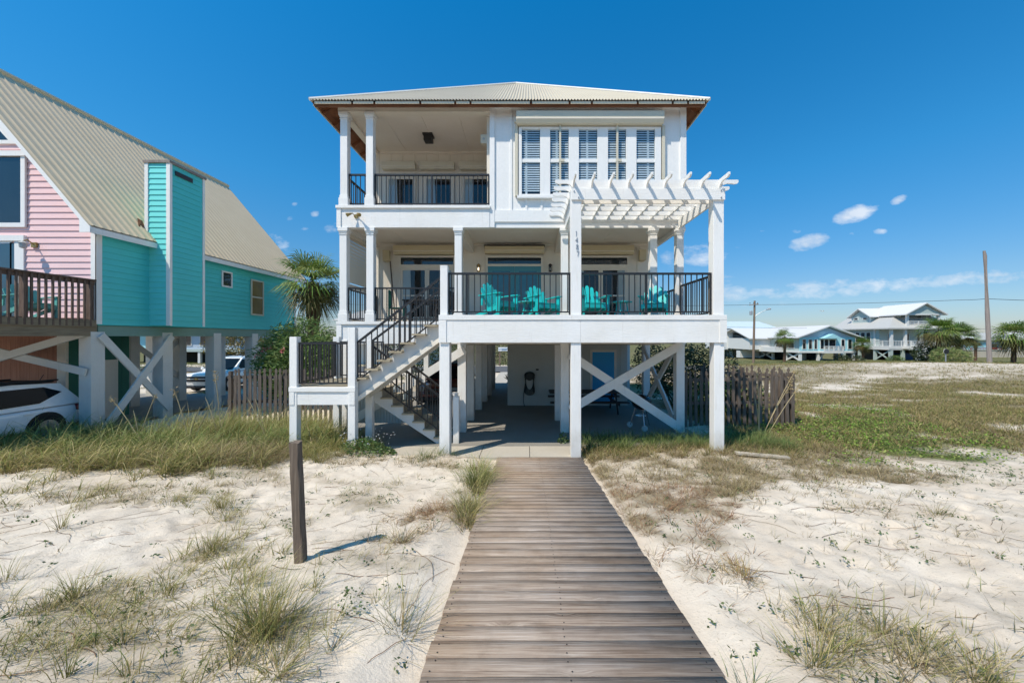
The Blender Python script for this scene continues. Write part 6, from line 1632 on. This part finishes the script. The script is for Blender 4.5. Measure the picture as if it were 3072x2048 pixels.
sea_oats(800,1340,[(765,1195,0),(850,1290,0),(740,1190,0)],'bent sea oats stalks in front of the left fence')
# white flowered weed by the landing
def weed(px, py, label, r, h, n, flowers, ls=.055):
    X, Y = on_ground(px, py); z0 = float(zt(X,Y)); t = thing('flowering_weed', (X,Y,z0), label, 'plant'); vg = Veg()
    a = rng.uniform(0,6.28,n); rr = np.sqrt(rng.random(n))*r; x = X+rr*np.cos(a); y = Y+rr*np.sin(a)*.7; zz = zt(x,y)+rng.random(n)**.7*h*(1-(rr/r)**2*.6)
    leaves(vg, x, y, zz, ls, .4, 'green', .55); vg.make('leaves', M['leaf'], t)
    if flowers:
        fl = Veg(); m = flowers; a = rng.uniform(0,6.28,m); rr = np.sqrt(rng.random(m))*r; x = X+rr*np.cos(a); y = Y+rr*np.sin(a)*.7
        leaves(fl, np.repeat(x,3), np.repeat(y,3), np.repeat(z0+h*rng.uniform(.7,1.5,m),3), .035, .5, cols=np.full((m*3,3),.8)); fl.make('flowers', M['leaf'], t)
weed(1105,1372,'bright green weed with tiny white flowers by the landing post',.62,.34,1500,46)
weed(1690,1330,'dark leafy weed at the foot of the pile beside the boardwalk end',.16,.35,200,0)
weed(262,1925,'small bright green broad leaved seedling in the left foreground',.06,.06,40,0,.032)
weed(1055,1840,'thin branching weed left of the boardwalk',.12,.24,70,0,.026)

# ------------------------------------------------------------------ trees and shrubs
def palm(x, y, ztop, cr, label, nf=34, base=None, tr=.19, group=None, skirt=.35):
    z0 = float(zt(x,y)) if base is None else base
    t = thing('palm_tree', (x,y,z0), label, 'palm tree', group); mb = MB(); m = 16; pts = []; rr = []
    for i in range(m):
        u = i/(m-1); pts.append((x+.06*math.sin(u*3), y, z0-.2+(ztop-z0)*u)); rr.append(tr*(1.12-.25*u)*(1+.13*(i%2))*(1.25 if u > .7 else 1))
    mb.tube(pts, rr, 12)
    for i in range(34):                         # old leaf boots near the top
        a = rng.uniform(0,6.28); u = rng.uniform(.55,1.0); zc = z0+(ztop-z0)*u; r1 = tr*1.05
        mb.prism([(x+r1*math.cos(a-.2),y+r1*math.sin(a-.2),zc),(x+r1*math.cos(a+.2),y+r1*math.sin(a+.2),zc),(x+r1*1.7*math.cos(a),y+r1*1.7*math.sin(a),zc+.3)],(.015*math.cos(a),.015*math.sin(a),.04))
    mb.build('trunk', M['trunk'], t)
    vg = Veg()
    for f_ in range(nf):
        az = rng.uniform(0,6.283); el = math.asin(rng.uniform(-.72,.99)) if f_ > nf*.2 else R(rng.uniform(-75,-25)); d = np.array([math.cos(az)*math.cos(el), math.sin(az)*math.cos(el), math.sin(el)])
        p0 = np.array([x,y,ztop-.05]); pl = cr*rng.uniform(.36,.54); p1 = p0+d*pl+np.array([0,0,-.05*cr*math.cos(el)])
        side = np.cross(d,[0,0,1.0]); side /= np.linalg.norm(side)+1e-6; nrm = np.cross(side,d)
        col = np.array([(.10,.20,.035),(.14,.25,.045),(.20,.29,.06),(.28,.32,.10)][rng.integers(0,4)])*rng.uniform(.8,1.3)
        if el < R(-20): col = np.array((.20,.155,.06))*rng.uniform(.7,1.3) if rng.random() < skirt else np.array((.12,.13,.04))
        # petiole
        w_ = side*.018; V = np.array([p0-w_,p0+w_,p1+w_,p1-w_]); vg.add(V, np.array([[0,1,2,3]]), np.tile(np.array((.13,.14,.05)),(4,1)))
        nl = 17; ang = np.linspace(-1.75,1.75,nl)+rng.normal(0,.03,nl)
        dirs = d[None]*np.cos(ang)[:,None]+side[None]*np.sin(ang)[:,None]+nrm[None]*(.22*np.abs(np.sin(ang)))[:,None]
        Ll = cr*(.52+.12*np.cos(ang))*rng.uniform(.85,1.1,nl); wv = np.cross(dirs, nrm[None]); wv /= np.linalg.norm(wv,axis=1)[:,None]
        wd = cr*.021
        a0 = np.repeat(p1[None],nl,0); a1 = p1+dirs*(Ll*.6)[:,None]; a2 = p1+dirs*(Ll)[:,None]+np.array([0,0,-1.0])*(Ll*.34)[:,None]
        V = np.stack([a0-wv*wd*.35,a0+wv*wd*.35,a1-wv*wd*.6,a1+wv*wd*.6,a2-wv*wd*.06,a2+wv*wd*.06],1).reshape(-1,3)
        b_ = np.arange(nl)[:,None]*6; Q = np.concatenate([b_+np.array([[0,1,3,2]]), b_+np.array([[2,3,5,4]])]); C = np.repeat(col[None]*rng.uniform(.75,1.3,(nl,1)),6,0); C[4::6] *= 1.25; C[5::6] *= 1.25
        vg.add(V,Q,C)
    vg.make('crown', M['leaf'], t); return t
palm(-9.95,17.0,5.35,1.78,'sabal palm with fan leaves between the turquoise and the white house',60,tr=.23)
G2 = 'palms across the field at the right'
p = at(2815,990,60); palm(p[0],60,p[2],3.0,'tallest full palm right of the grey green house',70,tr=.28,group=G2)
p = at(2872,1003,61); palm(p[0],61,p[2],2.9,'bushy palm just right of the tallest palm',70,tr=.28,group=G2)
p = at(3040,1003,58); palm(p[0],58,p[2],3.1,'large palm at the right edge beyond the bare pole',72,tr=.26,group=G2)
p = at(2926,1024,72); palm(p[0],72,p[2],1.25,'small distant palm left of the bare pole',40,tr=.2,group=G2)
p = at(2353,1010,66); palm(p[0],66,p[2],2.0,'palm in front of the low white roofed house',56,tr=.2,group=G2)
p = at(2588,1030,71); palm(p[0],71,p[2],1.8,'yellowish palm between the aqua gable and the grey green house',56,tr=.2,group=G2,skirt=.8)
def shrub(name, label, cat, blobs, n, size, pal, asp=.3, up=.35, stems=6, flowers=None, group=None, cols=None):
    x0_, y0_ = blobs[0][0], blobs[0][1]; z0 = float(zt(x0_,y0_)); t = thing(name, (x0_,y0_,z0), label, cat, group); vg = Veg()
    vol = np.array([b[3]*b[4]*b[5] for b in blobs])**.8; vol /= vol.sum()
    for b, v_ in zip(blobs, vol):
        m = int(n*v_); q = rng.normal(0,1,(m,3)); q /= np.linalg.norm(q,axis=1)[:,None]; r = rng.uniform(.35,1.0,m)**.5; lump = .78+.45*fbm(q[:,0]*2.2+b[0]*3, q[:,2]*2.2+q[:,1]*2.2, 19, 3)
        c = q*(r*lump)[:,None]*np.array(b[3:6])+np.array(b[0:3]); k = c[:,2] > float(zt(b[0],b[1]))+.03; c = c[k]
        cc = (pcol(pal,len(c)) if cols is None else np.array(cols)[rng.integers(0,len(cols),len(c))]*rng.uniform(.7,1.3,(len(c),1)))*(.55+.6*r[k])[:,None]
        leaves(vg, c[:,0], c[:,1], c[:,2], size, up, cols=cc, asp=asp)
    vg.make('foliage', M['leaf'], t); st = MB()
    for i in range(stems):
        b = blobs[i % len(blobs)]; st.tube([(x0_+rng.uniform(-.2,.2),y0_+rng.uniform(-.2,.2),z0-.1),(b[0]+rng.uniform(-.5,.5)*b[3],b[1]+rng.uniform(-.5,.5)*b[4],b[2]+.4*b[5])],[.035,.012],6)
    st.build('stems', M['trunk'], t)
    if flowers:
        fl = Veg()
        for (fx,fy,fz) in flowers:
            m = 14; leaves(fl, fx+rng.normal(0,.07,m), fy+rng.normal(0,.07,m), fz+rng.normal(0,.05,m), .07, .4, cols=np.array([(.75,.22,.25)])*rng.uniform(.8,1.2,(m,1)), asp=.8)
        fl.make('flowers', M['leaf'], t)
    return t
PAL['ole'] = [(.07,.155,.04),(.11,.21,.055),(.165,.26,.07),(.26,.34,.11)]
f0 = at(790,1052,13.6); f1 = at(810,1042,13.7); f2 = at(776,1066,13.7); f3 = at(845,1052,13.2)
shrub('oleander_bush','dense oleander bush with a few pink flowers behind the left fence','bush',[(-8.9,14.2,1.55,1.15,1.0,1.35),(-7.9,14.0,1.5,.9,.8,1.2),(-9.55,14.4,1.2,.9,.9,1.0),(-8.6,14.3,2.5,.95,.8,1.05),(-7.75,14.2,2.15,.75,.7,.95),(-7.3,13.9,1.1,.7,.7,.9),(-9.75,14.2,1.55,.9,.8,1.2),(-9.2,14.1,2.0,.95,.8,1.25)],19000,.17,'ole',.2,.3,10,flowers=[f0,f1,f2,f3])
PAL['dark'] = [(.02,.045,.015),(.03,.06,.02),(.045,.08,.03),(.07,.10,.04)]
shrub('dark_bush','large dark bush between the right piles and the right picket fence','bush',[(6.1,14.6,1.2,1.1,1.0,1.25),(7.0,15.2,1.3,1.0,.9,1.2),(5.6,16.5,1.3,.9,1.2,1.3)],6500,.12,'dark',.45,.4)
shrub('whitish_shrub','speckled shrub with pale leaves just right of the front deck corner post','bush',[(7.35,13.4,1.35,.42,.4,.95),(7.6,13.3,.9,.45,.4,.7)],1500,.10,'dark',.4,.3,cols=[(.03,.05,.02),(.06,.08,.04),(.30,.30,.26),(.04,.06,.03)])
shrub('yard_bush','green bushes behind the right fence pickets','bush',[(7.3,12.4,.6,.9,.4,.7),(6.2,12.6,.6,.7,.4,.7)],2200,.11,'green',.5,.45)
shrub('sago_bush','dark sago clump left under the aqua gable','bush',[(60.9,71,-1.5,1.3,1.0,.9)],500,.5,'dark',.16,.4)
shrub('sago_bush','dark sago clump at the right corner of the aqua gabled house','bush',[(63.0,70,-1.7,1.4,1.0,.9)],500,.5,'dark',.16,.4)
shrub('sago_bush','sago clump at the left pile of the grey green house','bush',[(72.3,72,-1.7,1.6,1.0,.8)],500,.5,'green',.16,.4)
shrub('palmetto_bush','pale grey green palmetto clump behind the no parking sign','bush',[(65.5,57,-.3,2.6,1.5,1.5),(67.5,57.5,-.5,2.0,1.4,1.3)],2600,.55,'grey',.12,.35)
shrub('dark_bush','dark tangle of brush under the right palms','bush',[(67.6,62,.0,2.4,1.5,1.9),(70.6,62.5,-.2,2.2,1.5,1.7)],2600,.4,'dark',.3,.35)
shrub('roadside_bush','olive bushes across the road seen through the open ground floor','bush',[(-6.5,50,.2,3,1.5,1.7),(-2.5,52,.5,2.6,1.5,2.0),(-10.5,51,.2,2.8,1.5,1.8)],5000,.22,'dark',.5,.45,cols=[(.05,.06,.02),(.09,.10,.035),(.15,.15,.06),(.03,.04,.015)])
shrub('roadside_bush','round green bush on the sand seen under the pink house','bush',[(-26.6,26,-.1,.85,.8,.75)],1300,.12,'green',.5,.45)
shrub('roadside_tree','olive tree far behind, seen under the right end of the pink house','tree',[(-41,52,1.3,4.5,2.5,2.2),(-36.5,53,.9,3,2.2,2.0)],5000,.3,'dark',.5,.45,cols=[(.06,.07,.02),(.10,.11,.035),(.16,.15,.05),(.30,.20,.03)])
shrub('yard_tree','tree with dense leaves glimpsed left of the open ground floor','tree',[(-8.5,27,1.4,1.8,1.4,2.0),(-6.6,29,1.0,1.3,1.2,1.6)],4200,.16,'dark',.5,.45)
shrub('yucca','spiky dark yucca beside the driveway seen through the open ground floor','plant',[(-.55,24,.05,.75,.7,.55)],260,.75,'dark',.09,.25,2)
SKYSAT, SKYSTR, SUNSTR = 1.15, .16, 5.0
# ------------------------------------------------------------------ sky, sun, camera
SUN = Vector((.50, .455, -1.0)).normalized()
w = bpy.data.worlds.new('World'); S.world = w; w.use_nodes = True; nt = w.node_tree
bg = nt.nodes['Background']; sky = N(nt, 'ShaderNodeTexSky', sky_type='NISHITA'); sky.sun_disc = False
sky.sun_elevation = math.asin(-SUN.z); sky.sun_rotation = math.atan2(-SUN.x, -SUN.y)
sky.altitude = 0; sky.air_density = 1.0; sky.dust_density = .35; sky.ozone_density = 3.2
hs = N(nt, 'ShaderNodeHueSaturation'); hs.inputs['Hue'].default_value = .497; hs.inputs['Saturation'].default_value = SKYSAT; hs.inputs['Value'].default_value = 1.0
nt.links.new(sky.outputs[0], hs.inputs['Color'])
gsp = N(nt, 'ShaderNodeSeparateXYZ'); gtc = N(nt, 'ShaderNodeTexCoord'); nt.links.new(gtc.outputs['Generated'], gsp.inputs[0])
grade = ramp(nt, gsp.outputs[2], [(.0,(.50,.53,.66)),(.12,(.48,.62,.73)),(.35,(.25,.85,1.02)),(.7,(.05,.96,1.22))])
skyc = mixc(nt, 1.0, hs.outputs[0], grade, 'MULTIPLY')
tc = N(nt, 'ShaderNodeTexCoord'); sp = N(nt, 'ShaderNodeSeparateXYZ'); nt.links.new(tc.outputs['Generated'], sp.inputs[0])
yy = math_(nt, 'MAXIMUM', sp.outputs[1], .02)
u = math_(nt, 'DIVIDE', sp.outputs[0], yy); v = math_(nt, 'DIVIDE', sp.outputs[2], yy)
front = math_(nt, 'GREATER_THAN', sp.outputs[1], .05)
cv = N(nt, 'ShaderNodeCombineXYZ'); nt.links.new(u, cv.inputs[0]); nt.links.new(v, cv.inputs[1])
mpc = N(nt, 'ShaderNodeMapping'); mpc.inputs['Scale'].default_value = (1, 2.1, 1); nt.links.new(cv.outputs[0], mpc.inputs[0])
cn = noise(nt, mpc.outputs[0], 15, 9, .64, .2); cn2 = noise(nt, mpc.outputs[0], 3.5, 4, .5)
clouds = [(2568,641,84,32,1.0,-.28),(2428,726,76,30,.95,-.22),(2696,600,32,17,.85,-.3),(2640,694,30,11,.55,0),(2392,694,22,9,.45,0),(2555,703,18,9,.35,0),(2286,692,18,7,.4,0),
          (945,640,18,16,.55,0),(916,686,22,9,.5,0),(1000,684,36,22,.6,0),(884,612,14,10,.4,0),(838,728,50,32,.5,.5),(868,655,16,10,.3,0),
          (2500,866,330,36,.58,-.05),(2900,835,330,28,.60,-.06),(2200,876,140,34,.5,0),(2090,770,150,48,.55,-.1),(2150,835,90,26,.35,0),(3000,825,120,16,.66,-.03),(2300,915,200,16,.3,0)]
tot = None
for (px, py, rx, ry_, a, sh) in clouds:
    cx_ = (px-CX)/F; cy_ = (CY-py)/F
    du = math_(nt, 'SUBTRACT', u, cx_); dv = math_(nt, 'SUBTRACT', v, cy_)
    dv = math_(nt, 'ADD', dv, math_(nt, 'MULTIPLY', du, sh))
    du = math_(nt, 'DIVIDE', du, rx/F); dv = math_(nt, 'DIVIDE', dv, ry_/F)
    r2 = math_(nt, 'ADD', math_(nt, 'MULTIPLY', du, du), math_(nt, 'MULTIPLY', dv, dv))
    m_ = math_(nt, 'MULTIPLY', math_(nt, 'MAXIMUM', math_(nt, 'SUBTRACT', 1.0, r2), 0.0), a)
    tot = m_ if tot is None else math_(nt, 'MAXIMUM', tot, m_)
# lumpy threshold: noise eats away the ellipse edges
lump = math_(nt, 'ADD', math_(nt, 'MULTIPLY', tot, 1.35), math_(nt, 'MULTIPLY', math_(nt, 'SUBTRACT', cn, .5), 2.6))
den = math_(nt, 'MULTIPLY', math_(nt, 'MULTIPLY', math_(nt, 'SUBTRACT', lump, .36), .75), math_(nt, 'MINIMUM', math_(nt, 'MULTIPLY', tot, 3.0), 1.0))
cl = N(nt, 'ShaderNodeClamp'); nt.links.new(den, cl.inputs[0]); cl.inputs[2].default_value = .8
fac = math_(nt, 'MULTIPLY', cl.outputs[0], front)
shade = ramp(nt, cn2, [(.3,(4.2,4.7,5.3)),(.7,(6.4,6.6,6.9))])
col = mixc(nt, fac, skyc, shade)
nt.links.new(col, bg.inputs['Color']); bg.inputs['Strength'].default_value = SKYSTR
sd = bpy.data.lights.new('sun', 'SUN'); sd.energy = SUNSTR; sd.angle = R(.53); sd.color = (1, .90, .765)
so = bpy.data.objects.new('sun', sd); COL.objects.link(so); so.rotation_euler = SUN.to_track_quat('-Z', 'Y').to_euler(); so.location = (-20,-20,40)
cd = bpy.data.cameras.new('camera'); cam = bpy.data.objects.new('camera', cd); COL.objects.link(cam); S.camera = cam
cam.location = (0,0,ZC); cam.rotation_euler = (R(90),0,0)
cd.sensor_width = 36; cd.lens = F/3072*36; cd.shift_x = -(CX-1536)/3072; cd.shift_y = -(1024-CY)/3072
cd.clip_start = .05; cd.clip_end = 12000
S.view_settings.view_transform = 'Standard'; S.view_settings.look = 'None'; S.view_settings.exposure = 0; S.view_settings.gamma = 1
S.render.engine = 'CYCLES'; S.cycles.max_bounces = 8; S.cycles.transparent_max_bounces = 12
